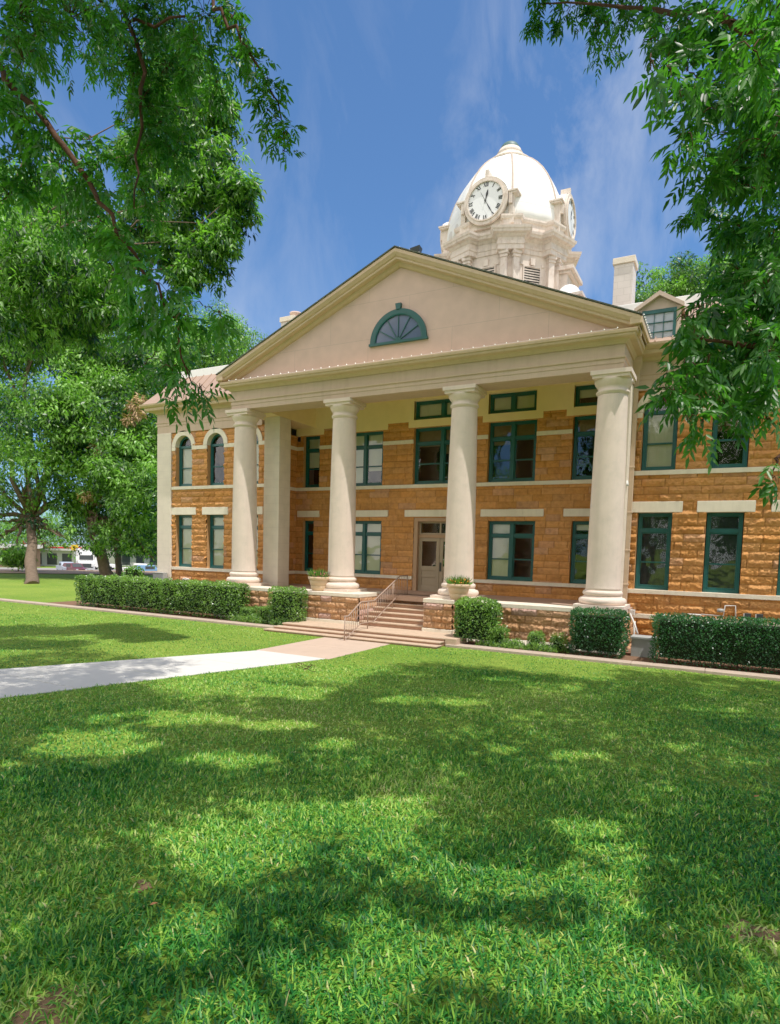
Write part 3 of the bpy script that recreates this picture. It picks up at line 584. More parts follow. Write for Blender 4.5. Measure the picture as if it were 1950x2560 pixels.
# downspout
ds = MB(); ds.box(6.73, 7.0, 1.15, 1.42, 6.85, 7.06); ds.add([(6.73, 1.15, 6.85), (7.0, 1.15, 6.85), (7.0, 1.42, 6.85), (6.73, 1.42, 6.85), (6.80, 1.29, 6.55), (6.92, 1.29, 6.55), (6.92, 1.41, 6.55), (6.80, 1.41, 6.55)], [(0, 1, 5, 4), (1, 2, 6, 5), (2, 3, 7, 6), (3, 0, 4, 7)])
ds.box(6.805, 6.925, 1.29, 1.41, -.3, 6.57)
for z in (5.2, 3.9, 2.6, 1.5, .5): ds.box(6.79, 6.94, 1.28, 1.42, z, z+.05)
ds.build('downspout', mat('copper_brown_paint', (.50, .36, .24), .6), ct, .008)

# tower ------------------------------------------------------------------------
TX, TY = 0., 9.6
m = MB(); m.box(-4.4, 4.4, 5.2, 14, 8.2, 9.9); m.box(-4.55, 4.55, 5.05, 14.15, 9.9, 10.1); m.build('tower_base', TOWER, ct, .02)
A8 = [pi/8+k*pi/4 for k in range(8)]   # corner directions
def octa(ap): return [(TX+ap/cos(pi/8)*cos(a), TY+ap/cos(pi/8)*sin(a)) for a in A8]
def rotp(path): return path[::-1]
def ressaut(A, B, hw, t):   # octagon with block break-outs at its corners, counter-clockwise
    P = []
    for k in range(8):
        fa = k*pi/4; n_ = (cos(fa), sin(fa)); tg = (-sin(fa), cos(fa))
        P.append((TX+n_[0]*A-tg[0]*t, TY+n_[1]*A-tg[1]*t)); P.append((TX+n_[0]*A+tg[0]*t, TY+n_[1]*A+tg[1]*t))
        ca = fa+pi/8; n_ = (cos(ca), sin(ca)); tg = (-sin(ca), cos(ca))
        P.append((TX+n_[0]*B-tg[0]*hw, TY+n_[1]*B-tg[1]*hw)); P.append((TX+n_[0]*B+tg[0]*hw, TY+n_[1]*B+tg[1]*hw))
    return P
m = MB(); m.sweep(octa(2.42), [(0, 10.0), (0, 13.7), (-.3, 13.7), (-.3, 10.0)], True); m.build('tower_drum', TOWER, ct)
def facepos(k, tg_, out_): a = k*pi/4; return (TX+cos(a)*out_-sin(a)*tg_, TY+sin(a)*out_+cos(a)*tg_)
for k in range(8):
    a = k*pi/4
    for sx in (-1, 1):
        m = MB()
        def obox(t0, t1, o0, o1, z0, z1):
            c = [facepos(k, t0, o0), facepos(k, t1, o0), facepos(k, t1, o1), facepos(k, t0, o1)]
            m.add([(x, y, z0) for x, y in c]+[(x, y, z1) for x, y in c], [(0, 1, 2, 3), (4, 7, 6, 5), (0, 4, 5, 1), (1, 5, 6, 2), (2, 6, 7, 3), (3, 7, 4, 0)])
        c = sx*.80; obox(c-.13, c+.13, 2.38, 2.62, 10.2, 13.3); obox(c-.16, c+.16, 2.37, 2.66, 13.3, 13.36); obox(c-.19, c+.19, 2.36, 2.70, 13.42, 13.55); obox(c-.15, c+.15, 2.37, 2.65, 13.36, 13.42)
        m.build('pilaster', TOWER, ct, .008)
    m = MB()
    obox(-.42, -.36, 2.40, 2.47, 11.9, 13.12); obox(.36, .42, 2.40, 2.47, 11.9, 13.12); obox(-.36, .36, 2.40, 2.47, 13.06, 13.12); obox(-.10, .10, 2.40, 2.50, 13.13, 13.4); obox(-.55, -.42, 2.40, 2.46, 13.12, 13.22); obox(.42, .55, 2.40, 2.46, 13.12, 13.22); obox(-.36, .36, 2.42, 2.44, 11.95, 13.06)
    lo = m.build('louvre_window', TOWER, ct, .005)
    m = MB()
    for j in range(11): z = 11.98+.1*j; obox(-.36, .36, 2.425, 2.445, z, z+.05)
    m.build('louvre_slats', DARK, lo)
m = MB(); m.sweep(ressaut(2.46, 2.86, .52, .42), [(0, 13.55), (0, 13.72), (.03, 13.74), (.03, 13.86), (.0, 13.87), (0, 14.0), (.06, 14.04), (.1, 14.10), (.22, 14.13), (.24, 14.2), (.28, 14.24), (.30, 14.33), (.0, 14.36), (-.6, 14.36), (-.6, 13.55)], True); m.build('tower_cornice', TOWER, ct)
m = MB(); m.sweep(ressaut(2.48, 2.78, .36, .55), [(0, 14.34), (0, 14.72), (.05, 14.75), (.08, 14.83), (.08, 14.9), (-.55, 14.95), (-.55, 14.34)], True); m.build('tower_attic', TOWER, ct)
def ofac(t): q = (t-pi/8) % (pi/4); q = abs(q-pi/8) if False else q; d = ((t) % (pi/4)); d = min(d, pi/4-d); return 1-.45*(1-cos(pi/8)/cos(min(d, pi/8)))*0-.05*(1-abs(d)/(pi/8))*1.0
dprof = [(2.66, 14.85), (2.66, 15.2), (2.63, 15.6), (2.56, 16.0), (2.44, 16.4), (2.28, 16.8), (2.07, 17.18), (1.82, 17.54), (1.53, 17.87), (1.22, 18.15), (.95, 18.34), (.85, 18.40)]
DOMEM = blockmat('dome_sheet_metal', (.84, .83, .80), 2.4, .62, (.62, .58, .54), .42, .02, .25, jointw=.010)
m = MB(); m.lathe(dprof, 96, (TX, TY, 0), fac=ofac); dome = m.build('dome', DOMEM, ct)
for k in range(8):
    a = A8[k]; m = MB(); m.tube([(TX+cos(a)*(r+.0), TY+sin(a)*(r+.0), z) for r, z in dprof], .045, 6); m.build('rib', mat('rib_paint', (.46, .37, .30), .8) if k == 0 else MATS['rib_paint'], dome)
m = MB(); m.lathe([(.98, 18.32), (1.0, 18.38), (.86, 18.45), (.80, 18.55), (.66, 18.62), (.58, 18.72), (.56, 18.78), (.58, 18.82), (.52, 18.9), (.48, 19.0), (.44, 19.03), (.2, 19.05)], 40, (TX, TY, 0)); lan = m.build('lantern', TOWER, dome)
m = MB(); m.lathe([(.43, 19.02)]+[(.43*cos(t), 19.03+.33*sin(t)) for t in np.linspace(.05, 1.5, 8)], 32, (TX, TY, 0)); m.build('dome_cap', GREENCAP, dome)
# clocks
FACE = mat('clock_face_white', (.80, .81, .83), .5, .3, .02); INK = mat('clock_black', (.015, .015, .018), .5)
RC = 2.84; ZC = 15.55
def numeral_strokes(t):
    """strokes ((x0,y0),(x1,y1),w) with total width centred, height 1"""
    wd = {'I': .32, 'V': .72, 'X': .74}; tot = sum(wd[c] for c in t); x = -tot/2; o = []
    for c in t:
        w_ = wd[c]
        if c == 'I': o.append(((x+w_/2, 0), (x+w_/2, 1), .16)); o.append(((x+.04, .03), (x+w_-.04, .03), .05)); o.append(((x+.04, .97), (x+w_-.04, .97), .05))
        if c == 'V': o.append(((x+.1, 1), (x+w_/2, 0), .17)); o.append(((x+w_-.1, 1), (x+w_/2, 0), .08))
        if c == 'X': o.append(((x+.1, 1), (x+w_-.1, 0), .17)); o.append(((x+w_-.1, 1), (x+.1, 0), .08))
        x += w_
    return o
for k in range(4):
    a = -pi/2+k*pi/2; n_ = Vector((cos(a), sin(a), 0)); tg = Vector((-sin(a), cos(a), 0)); C0 = Vector((TX, TY, ZC))
    P = lambda s_, h_, o_: C0+tg*s_+n_*o_+Vector((0, 0, h_))
    m = MB()
    def ring(r0, r1, o0, o1, n=40):
        vs = []; fs = []
        for q in range(n):
            t = 2*pi*q/n
            for rr, oo in ((r0, o0), (r0, o1), (r1, o1), (r1, o0)): vs.append(P(rr*cos(t), rr*sin(t), oo))
        for q in range(n):
            for j in range(4): fs.append((q*4+j, q*4+(j+1) % 4, ((q+1) % n)*4+(j+1) % 4, ((q+1) % n)*4+j))
        m.add(vs, fs, 0, False)
    ring(.74, .79, RC-.3, RC+.02); ring(.79, .87, RC-1.2, RC-.02); ring(.86, .92, RC-.14, RC-.02-.002)
    n = 40; vs = [P(.85*cos(2*pi*q/n), .85*sin(2*pi*q/n), RC-.1) for q in range(n)]; m.add(vs, [tuple(range(n))])
    # hood arch roof going back to the dome, side volutes with caps
    vs = []; fs = []; n = 20
    for q in range(n+1):
        t = pi*q/n
        for oo in (RC-.12, RC-1.4): vs.append(P(.94*cos(t), .94*sin(t)+.0, oo))
    m.add(vs, [(2*q, 2*q+1, 2*q+3, 2*q+2) for q in range(n)], 1)
    def pb(s0, s1_, h0, h1, o0, o1, mi=0): m.add([P(x, z, y) for x, y, z in [(s0, o0, h0), (s1_, o0, h0), (s1_, o1, h0), (s0, o1, h0), (s0, o0, h1), (s1_, o0, h1), (s1_, o1, h1), (s0, o1, h1)]], [(0, 3, 2, 1), (4, 5, 6, 7), (0, 1, 5, 4), (1, 2, 6, 5), (2, 3, 7, 6), (3, 0, 4, 7)], mi)
    for sx in (-1, 1):
        pb(*sorted((sx*.93, sx*1.12)), -.75, .13, RC-.9, RC-.22); pb(*sorted((sx*.9, sx*1.27)), .13, .19, RC-1.0, RC-.14); pb(*sorted((sx*.9, sx*1.31)), .19, .25, RC-1.0, RC-.10)
        pb(*sorted((sx*.95, sx*1.08)), -.25, .12, RC-.22, RC-.12)
    pb(-.07, .07, .98, 1.24, RC-.5, RC-.1); pb(-1.15, 1.15, -.98, -.62, RC-1.3, RC-.22)
    co = m.build('clock', [TOWER, WHITE], ct)
    m = MB(); n = 48; m.add([P(.75*cos(2*pi*q/n), .75*sin(2*pi*q/n), RC-.05) for q in range(n)], [tuple(range(n))]); m.build('clock_face', FACE, co)
    m = MB(); oo = RC-.04
    for hnum, t_ in enumerate(['XII', 'I', 'II', 'III', 'IIII', 'V', 'VI', 'VII', 'VIII', 'IX', 'X', 'XI']):
        th = pi/2-hnum*pi/6; rad = Vector((cos(th), sin(th))); tn = Vector((sin(th), -cos(th))); h = .17; wsc = .17
        for (p, q, w_) in numeral_strokes(t_):
            A = rad*(.55+p[1]*h)+tn*p[0]*wsc*.95; B = rad*(.55+q[1]*h)+tn*q[0]*wsc*.95; d = (B-A).normalized(); e = Vector((-d.y, d.x))*w_*.5*wsc*1.3
            m.add([P(*(A-e), oo), P(*(B-e), oo), P(*(B+e), oo), P(*(A+e), oo)], [(0, 1, 2, 3)])
    for q in range(60): th = 2*pi*q/60; m.add([P(r_*cos(th+d_), r_*sin(th+d_), oo) for r_, d_ in ((.715, -.008), (.735, -.008), (.735, .008), (.715, .008))], [(0, 1, 2, 3)])
    m.build('clock_numerals', INK, co)
    m = MB()
    def hand(ang, L, tail, w0, w1, o_):
        th = pi/2-ang; d = Vector((cos(th), sin(th))); e = Vector((-d.y, d.x))
        pts = [-d*tail-e*w0*.5, -d*tail+e*w0*.5, d*L*.12+e*w0*.5, d*L*.62+e*w1, d*L, d*L*.62-e*w1, d*L*.12-e*w0*.5]; m.add([P(p.x, p.y, o_) for p in pts], [tuple(range(len(pts)))])
    hand(2*pi*(12.42/12), .46, .1, .03, .05, oo+.015); hand(2*pi*(25/60), .62, .42, .018, .028, oo+.025)
    m.add([P(.045*cos(2*pi*q/12), .045*sin(2*pi*q/12), oo+.03) for q in range(12)], [tuple(range(12))]); m.build('clock_hands', INK, co)
# side aedicules and corner turrets
for sx in (-1, 1):
    m = MB(); m.box(*sorted((sx*2.3, sx*2.95)), TY-.75, TY+.75, 10.1, 13.0); m.box(*sorted((sx*2.3, sx*3.1)), TY-.85, TY+.85, 13.0, 13.1); m.box(*sorted((sx*2.3, sx*3.22)), TY-.95, TY+.95, 13.1, 13.25); m.build('tower_bracket', TOWER, ct, .01)
for sx in (-1, 1):
    for sy in (-1, 1):
        cx, cy = TX+sx*3.75, TY+sy*3.75; m = MB(); m.box(cx-.42, cx+.42, cy-.42, cy+.42, 9.9, 10.55); m.box(cx-.48, cx+.48, cy-.48, cy+.48, 10.0, 10.1)
        m.box(cx-.52, cx+.52, cy-.52, cy+.52, 10.55, 10.63); m.box(cx-.62, cx+.62, cy-.62, cy+.62, 10.63, 10.74); m.box(cx-.3, cx+.3, cy-.50, cy+.50, 10.1, 10.5)
        to = m.build('turret', TOWER, ct, .008); m = MB(); m.lathe([(.46, 0), (.46, .05)]+[(.44*cos(t), .05+.46*sin(t)) for t in np.linspace(0, 1.5, 10)], 28, (cx, cy, 10.74)); m.build('turret_dome', WHITE, to)

# porch base, ledges, steps -----------------------------------------------------
def ledge(x0, x1, yf, ztop=-.105):
    MB().box(x0, x1, yf-.04, yf+.9, ztop-.12, ztop).build('ledge_cap', TRIM, ct, .012)
    rockwall('foundation_wall', x0, x1, -1.12, ztop-.12, yf, ct, seed=int(abs(x0)*10)+5, amp=.075, course=.235, zref=-1.12, mat_=STONE2)
    m = MB(); m.add([(x0, yf-.16, -1.33), (x1, yf-.16, -1.33), (x1, yf-.05, -1.12), (x0, yf-.05, -1.12), (x0, yf+.1, -1.33), (x1, yf+.1, -1.33), (x1, yf+.1, -1.12), (x0, yf+.1, -1.12)], [(0, 1, 2, 3), (4, 7, 6, 5), (3, 2, 6, 7), (0, 3, 7, 4), (1, 5, 6, 2)]); m.build('base_course', BAND, ct)
ledge(-7.1, -3.02, -.62); ledge(2.40, 7.1, -.62)
m = MB(); m.box(-7.08, 7.08, .25, DY+.02, -.3, -.14); m.build('porch_floor', PORCHF, ct)
for sx in (-1, 1): rockwall('foundation_wall', -.6, WY, -1.32, -.225, sx*7.08, ct, axis='x', sign=sx, seed=77+sx, amp=.07, course=.235, mat_=STONE2)
def cheek(x0, x1):
    MB().box(x0-.03, x1+.03, -.96, .7, -.205, -.085).build('cheek_cap', TRIM, ct, .012)
    rockwall('cheek_wall', x0, x1, -.98, -.205, -.91, ct, seed=int(abs(x0)*10)+81, amp=.085, course=.195, blk=(.3, .65), zref=-.98, mat_=STONE2)
    for xx, s_ in ((x0, -1), (x1, 1)): rockwall('cheek_wall', -.91, .7, -1.3, -.205, xx, ct, axis='x', sign=s_, seed=int(abs(xx)*10)+91, amp=.05, course=.195, zref=-.98, mat_=STONE2)
    MB().box(x0-.03, x1+.03, -.98, -.3, -1.12, -.98).build('base_course', BAND, ct, .01)
cheek(-2.97, -.88); cheek(1.43, 2.36)
m = MB(); rz = .94/7
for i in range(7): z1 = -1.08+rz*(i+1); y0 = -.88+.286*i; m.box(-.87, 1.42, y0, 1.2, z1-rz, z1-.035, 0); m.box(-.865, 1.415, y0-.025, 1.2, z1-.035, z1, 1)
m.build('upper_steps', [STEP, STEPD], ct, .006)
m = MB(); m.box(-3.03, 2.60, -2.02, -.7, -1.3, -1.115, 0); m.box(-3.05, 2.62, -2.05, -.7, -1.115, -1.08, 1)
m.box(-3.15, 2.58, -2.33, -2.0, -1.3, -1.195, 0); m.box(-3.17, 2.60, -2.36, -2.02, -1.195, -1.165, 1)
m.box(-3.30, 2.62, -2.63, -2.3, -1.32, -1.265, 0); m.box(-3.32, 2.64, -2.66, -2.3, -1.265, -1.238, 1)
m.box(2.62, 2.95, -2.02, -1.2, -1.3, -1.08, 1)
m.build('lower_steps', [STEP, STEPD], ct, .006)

# handrail ------------------------------------------------------------------------
m = MB(); x = -.14; r_ = .021
top = [(x, -2.95, -.60), (x, -2.72, -.60), (x, -2.02, -.235), (x, -1.22, -.235), (x, .48, .50), (x, 1.05, .50)]
botm = [(x, -2.88, -1.25), (x, -2.72, -1.22), (x, -2.02, -.88), (x, -1.22, -.88), (x, .48, -.10)]
hr = empty('handrail', (x, -1, -1.08), label='tan painted metal handrail with vertical bars up the middle of the front steps', cat='handrail'); hr.location = (0, 0, 0)
m.tube(top, r_, 8); m.build('top_rail', RAILM, hr); MB().tube(botm, .017, 8).build('bottom_rail', RAILM, hr)
def zi(P, y):
    for a, b in zip(P, P[1:]):
        if a[1] <= y <= b[1]: t = (y-a[1])/(b[1]-a[1]); return a[2]+(b[2]-a[2])*t
    return None
m = MB()
for y in np.arange(-2.78, .5, .115): m.tube([(x, y, zi(botm, y)), (x, y, zi(top, y))], .0085, 6)
for y in np.arange(.60, 1.06, .115): m.tube([(x, y, -.12), (x, y, .5)], .0085, 6)
m.build('balusters', RAILM, hr)
for y, z in ((-2.90, -1.31), (-1.6, -1.08), (.0, -.55), (1.05, -.14)): MB().tube([(x, y, z), (x, y, zi(top, y))], .019, 8).build('post', RAILM, hr)

# planters -------------------------------------------------------------------------
def planter(x, y, z, label, flower):
    t = empty('planter', (x, y, z), label=label, cat='planter', group='planters on the blocks beside the steps')
    MB().lathe([(.21, 0), (.22, .04), (.25, .05), (.27, .16), (.255, .19), (.28, .20), (.315, .34), (.30, .37), (.335, .375), (.355, .40), (.36, .47), (.345, .475), (.30, .47), (.29, .40)], 36, (0, 0, 0), close=False).build('pot', POTM, t)
    MB().lathe([(.30, .42), (.01, .44)], 24, (0, 0, 0)).build('soil', SOIL, t)
    n = 420; a = rng.random(n)*2*pi; rr = rng.random(n)**.6*.26; C = np.stack([rr*np.cos(a), rr*np.sin(a), np.full(n, .43)], 1)
    D = np.stack([np.cos(a)*rr*2.2, np.sin(a)*rr*2.2, .5+rng.random(n)*.6], 1)+rng.normal(0, .25, (n, 3)); V, F, T = leaves(C, D, rng.normal(0, 1, (n, 3)), .13+.24*rng.random(n), .018+.02*rng.random(n), rng.random(n)*.8)
    npmesh('foliage', V, F, LEAF_M, t, T)
    n = 170; a = rng.random(n)*2*pi; rr = rng.random(n)**.5*.32; C = np.stack([rr*np.cos(a), rr*np.sin(a), .48+rng.random(n)*.14], 1); V, F, T = leaves(C, rng.normal(0, 1, (n, 3)), rng.normal(0, 1, (n, 3)), np.full(n, .045), np.full(n, .035), rng.random(n))
    npmesh('flowers', V, F, flower, t, T)
planter(-2.66, -.60, -.085, 'tan planter with pink flowers beside the second column, left of the steps', PINK)
planter(2.40, -.60, -.085, 'tan planter with wispy stems in front of the third column, right of the steps', ORANGE)

# small fittings ------------------------------------------------------------------------
fl = empty('floodlight', (.2, .3, 10.58), label='small black floodlight on the peak of the pediment roof', cat='floodlight')
MB().box(-.02, .02, -.02, .02, -.05, .14).build('bracket', DARKM, fl); m = MB(); m.add([(-.14, -.08, .12), (.14, -.08, .16), (.14, .06, .14), (-.14, .06, .10), (-.17, -.12, .30), (.17, -.12, .34), (.17, .10, .30), (-.17, .10, .26)], [(0, 3, 2, 1), (4, 5, 6, 7), (0, 1, 5, 4), (1, 2, 6, 5), (2, 3, 7, 6), (3, 0, 4, 7)]); m.build('lamp_head', DARKM, fl)
BULB = mat('white_bulb', (.85, .85, .8), .3, .5)
def bulbs(name, pts, label):
    m = MB()
    for p in pts:
        r = .022; m.add([(p[0]+r, p[1], p[2]), (p[0]-r, p[1], p[2]), (p[0], p[1]+r, p[2]), (p[0], p[1]-r, p[2]), (p[0], p[1], p[2]+r*1.6), (p[0], p[1], p[2]-r*.6)], [(0, 2, 4), (2, 1, 4), (1, 3, 4), (3, 0, 4), (2, 0, 5), (1, 2, 5), (3, 1, 5), (0, 3, 5)])
    for a, b in zip(pts, pts[1:]): m.bar((a[0], a[1], a[2]-.01), (b[0], b[1], b[2]-.01), .006)
    tag(m.build(name, BULB), label, 'string lights')
bulbs('string_lights', [(x, -.74, 7.215) for x in np.arange(-6.6, 6.9, .33)], 'string of small white bulbs along the level cornice below the pediment')
bulbs('string_lights', [(-7.1+x, -.77, 7.515+slope*x) for x in np.arange(0, 7.0, .33)], 'string of small bulbs up the left slope of the pediment')
bulbs('string_lights', [(7.1-x, -.77, 7.515+slope*x) for x in np.arange(0, 7.0, .33)], 'string of small bulbs down the right slope of the pediment')
bulbs('string_lights', [(7.22, -.7+y, 7.47) for y in np.arange(0, 2.0, .2)], 'string of white bulbs along the side eave beside the dormer window')
ub = empty('utility_box', (7.62, -.55, -1.3), label='low grey utility cabinet between two clipped hedges at the wall', cat='utility box')
MB().box(-.26, .30, -.2, .25, 0, .50).build('cabinet', GREYM, ub, .01); MB().box(-.29, .33, -.23, .28, .50, .56).build('lid', GREYM, ub, .01)
m = MB(); m.tube([(7.05, .9, -1.2), (7.05, .9, -.35), (7.15, .9, -.3)], .03, 8); m.tube([(7.14, .5, -.25), (7.3, .2, -.5), (7.42, 0, -.75)], .025, 8); m.tube([(7.22, .9, -1.2), (7.22, .9, -.5)], .03, 8); m.box(6.98, 7.2, .85, 1.1, -.32, -.18)
tag(m.build('conduit', PIPEM), 'pale conduit pipes running down beside the grey cabinet', 'conduit')
g = empty('gas_meter', (9.2, 1.3, 0), label='pale gas pipes with a small round regulator on the right wing wall', cat='gas pipe')
m = MB(); m.tube([(-.75, -.1, -.22), (-.3, -.1, -.22), (-.3, -.1, -.30)], .022, 8); m.tube([(-.3, -.1, -.2), (.25, -.1, -.21), (.28, -.1, .08), (.52, -.1, .09), (.56, -.1, -.4)], .016, 8); m.build('pipe', PIPEM, g)
MB().lathe([(.02, -.05), (.08, -.04), (.08, .04), (.02, .05)], 20, (.17, -.12, -.06)).build('regulator', GREYM, g)
for x, l in ((10.02, 'left of two small dark meter boxes above the right hedge'), (10.30, 'right of two small dark meter boxes above the right hedge')):
    t = empty('meter_box', (x, 1.4, -.25), label=l, cat='meter', group='dark meter boxes on the right wing'); MB().box(-.07, .09, -.12, 0, -.15, .15).build('body', DARKM, t, .01); MB().box(-.09, -.07, -.14, -.02, -.16, .13).build('side_plate', PIPEM, t)
t = empty('junction_box', (-12.3, 1.3, -.1), label='grey junction box low on the left corner pilaster', cat='utility box'); MB().box(-.34, .3, -.12, .1, -.2, .2).build('body', GREYM, t, .01); MB().box(-.34, .3, -.15, .1, .2, .225).build('lid', GREYM, t, .005)
t = empty('pipe_fitting', (-10.75, 1.25, -.12), label='small white pipe fittings on the left wing wall behind the hedge', cat='pipe fitting'); m = MB(); m.tube([(-.25, 0, -.1), (-.1, 0, .05), (.0, 0, -.02), (.12, 0, .04), (.25, 0, .0)], .03, 8); m.build('pipe', PIPEM, t); MB().box(-.05, .06, -.04, .04, -.04, .08).build('valve', PIPEM, t, .01)
t = empty('wall_lamp', (6.75, 1.05, 3.45), label='small pale lamp on the pier beside the downspout', cat='lamp'); MB().box(-.03, .03, -.1, .1, -.03, .03).build('arm', PIPEM, t); MB().lathe([(.03, .05), (.06, -.05), (.07, -.1)], 12, (0.05, -.12, 0)).build('lamp_shade', PIPEM, t)

exec_rest = True

# =================================================================== GROUND
def terrain_z(x, y):
    s = (x-9.4)*-.8+(y+18)*.6
    t = np.clip((s-66)/26, 0, 1); return GZ-.004-(1.95*t*t*(3-2*t))
xs = np.unique(np.concatenate([np.linspace(-1500, -140, 12), np.linspace(-140, 60, 81), np.linspace(60, 1500, 10)])); ys = np.unique(np.concatenate([np.linspace(-1500, -60, 10), np.linspace(-60, 120, 73), np.linspace(120, 1500, 12)]))
X, Y = np.meshgrid(xs, ys); Z = terrain_z(X, Y); idx = np.arange(X.size).reshape(X.shape)
F = np.stack([idx[:-1, :-1], idx[:-1, 1:], idx[1:, 1:], idx[1:, :-1]], -1).reshape(-1, 4)
# lawn material: green turf, dry patches, brown strip and asphalt by distance along the slope
m, N, L, b = newmat('lawn_turf'); b.inputs['Roughness'].default_value = .95; b.inputs['Specular IOR Level'].default_value = .1
tc = N.new('ShaderNodeTexCoord')
def noise(s_, d=6, r_=.6):
    n = N.new('ShaderNodeTexNoise'); n.inputs['Scale'].default_value = s_; n.inputs['Detail'].default_value = d; n.inputs['Roughness'].default_value = r_; L.new(tc.outputs['Object'], n.inputs['Vector']); return n
na = noise(.35, 5); nb = noise(28, 8, .7); ncx = noise(2.2, 6, .65)
r1 = N.new('ShaderNodeValToRGB'); r1.color_ramp.elements[0].color = (.010, .095, .010, 1); r1.color_ramp.elements[1].color = (.30, .40, .045, 1); r1.color_ramp.elements[0].position = .3; r1.color_ramp.elements[1].position = .72
L.new(nb.outputs['Fac'], r1.inputs[0])
mxa = N.new('ShaderNodeMixRGB'); mxa.blend_type = 'MULTIPLY'; mxa.inputs['Fac'].default_value = 1
r2 = N.new('ShaderNodeValToRGB'); r2.color_ramp.elements[0].color = (.72, .85, .7, 1); r2.color_ramp.elements[1].color = (1.25, 1.12, 1.2, 1); r2.color_ramp.elements[0].position = .3; r2.color_ramp.elements[1].position = .7
L.new(na.outputs['Fac'], r2.inputs[0]); L.new(r1.outputs[0], mxa.inputs['Color1']); L.new(r2.outputs[0], mxa.inputs['Color2'])
mxb = N.new('ShaderNodeMixRGB'); mxb.inputs['Color2'].default_value = (.20, .17, .06, 1); rr = N.new('ShaderNodeMapRange'); rr.inputs['From Min'].default_value = .60; rr.inputs['From Max'].default_value = .78; rr.inputs['To Max'].default_value = .55
L.new(ncx.outputs['Fac'], rr.inputs['Value']); L.new(rr.outputs[0], mxb.inputs['Fac']); L.new(mxa.outputs[0], mxb.inputs['Color1'])
L.new(mxb.outputs[0], b.inputs['Base Color'])
bp = N.new('ShaderNodeBump'); bp.inputs['Strength'].default_value = .7; bp.inputs['Distance'].default_value = .05; L.new(nb.outputs['Fac'], bp.inputs['Height']); L.new(bp.outputs[0], b.inputs['Normal'])
o = npmesh('lawn', np.stack([X, Y, Z], -1).reshape(-1, 3), F, m, smooth=True); tag(o, 'broad green lawn spreading around the courthouse', 'lawn', kind='structure')
def along(s0, s1_, zoff, name, mat_, label, cat, t0=-160, t1=160, kind='structure'):
    # strip between distances s0..s1 along (-.8,.6) from the viewpoint
    nn = np.array([-.8, .6]); tt = np.array([.6, .8]); A = np.linspace(s0, s1_, 24); B = np.linspace(t0, t1, 40); P = np.array([[9.4, -18]])+A[:, None, None]*nn+B[None, :, None]*tt
    z = terrain_z(P[..., 0], P[..., 1])+zoff; V = np.concatenate([P, z[..., None]], -1); i = np.arange(24*40).reshape(24, 40)
    F = np.stack([i[:-1, :-1], i[:-1, 1:], i[1:, 1:], i[1:, :-1]], -1).reshape(-1, 4); return tag(npmesh(name, V.reshape(-1, 3), F[:, ::-1], mat_, smooth=True), label, cat, kind=kind)
along(59, 73, .06, 'dirt_verge', mat('dry_dirt', (.36, .24, .16), .95, .1, .25, .8, .6, 8), 'dry brown verge between lawn and road', 'verge')
along(73, 128, .05, 'road', mat('asphalt_road', (.26, .24, .23), .9, .15, .08, 1), 'pale asphalt street beyond the lawn', 'road')

# paths, kerb, bed
def slab(name, x0, x1, y0, y1, z, m_, label, cat, joints=(), w=.012, hgt=.03):
    ys = [y0]+[j for j in joints if y0 < j < y1]+[y1]; m = MB()
    for a, b_ in zip(ys, ys[1:]): m.box(x0, x1, a+(w/2 if a > y0 else 0), b_-(w/2 if b_ < y1 else 0), z-.1, z)
    return tag(m.build(name, m_, None, .006), label, cat, kind='structure')
slab('walkway', -.98, 1.22, -5.75, -2.68, GZ+.006, WALKR, 'short tan concrete walk at the foot of the steps', 'walkway', (-4.2,))
def wl(y): return -.86+.50*(y+5.76) if y < -5.76 else -.98
def wr(y): return 1.14+.335*(y+5.76) if y < -5.76 else 1.22
m = MB(); jj = [-5.762, -7.5, -9.33, -10.99, -12.7, -14.4, -16.1, -17.8, -19.5, -21.2, -23]
for a, b_ in zip(jj, jj[1:]):
    a -= .009; b_ += .009; m.add([(wl(b_), b_, z) for z in (-1.4, GZ+.012)]+[(wr(b_), b_, z) for z in (-1.4, GZ+.012)]+[(wr(a), a, z) for z in (-1.4, GZ+.012)]+[(wl(a), a, z) for z in (-1.4, GZ+.012)], [(0, 1, 3, 2), (2, 3, 5, 4), (4, 5, 7, 6), (6, 7, 1, 0), (1, 7, 5, 3), (0, 2, 4, 6)])
tag(m.build('walkway', WALKW, None, .006), 'bright white concrete walk slanting away from the steps to the left', 'walkway', kind='structure')
def kerb(x0, x1, label):
    m = MB(); n = int((x1-x0)/1.8)+1; xs_ = np.linspace(x0, x1, n+1)
    for a, b_ in zip(xs_, xs_[1:]): m.box(a+.004, b_-.004, -2.12, -1.72, -1.45, -1.235)
    tag(m.build('kerb', KERBM, None, .012), label, 'kerb', kind='structure')
kerb(2.66, 14, 'raised concrete kerb along the planting bed right of the steps'); kerb(-24, -3.34, 'raised concrete kerb along the hedge bed left of the steps')
m = MB(); m.box(2.9, 14, -1.72, 1.5, -1.5, -1.262); m.box(-16, -3.1, -1.72, 1.5, -1.5, -1.262)
tag(m.build('planting_bed', SOIL), 'bare reddish soil of the beds along the walls', 'planting bed', kind='structure')

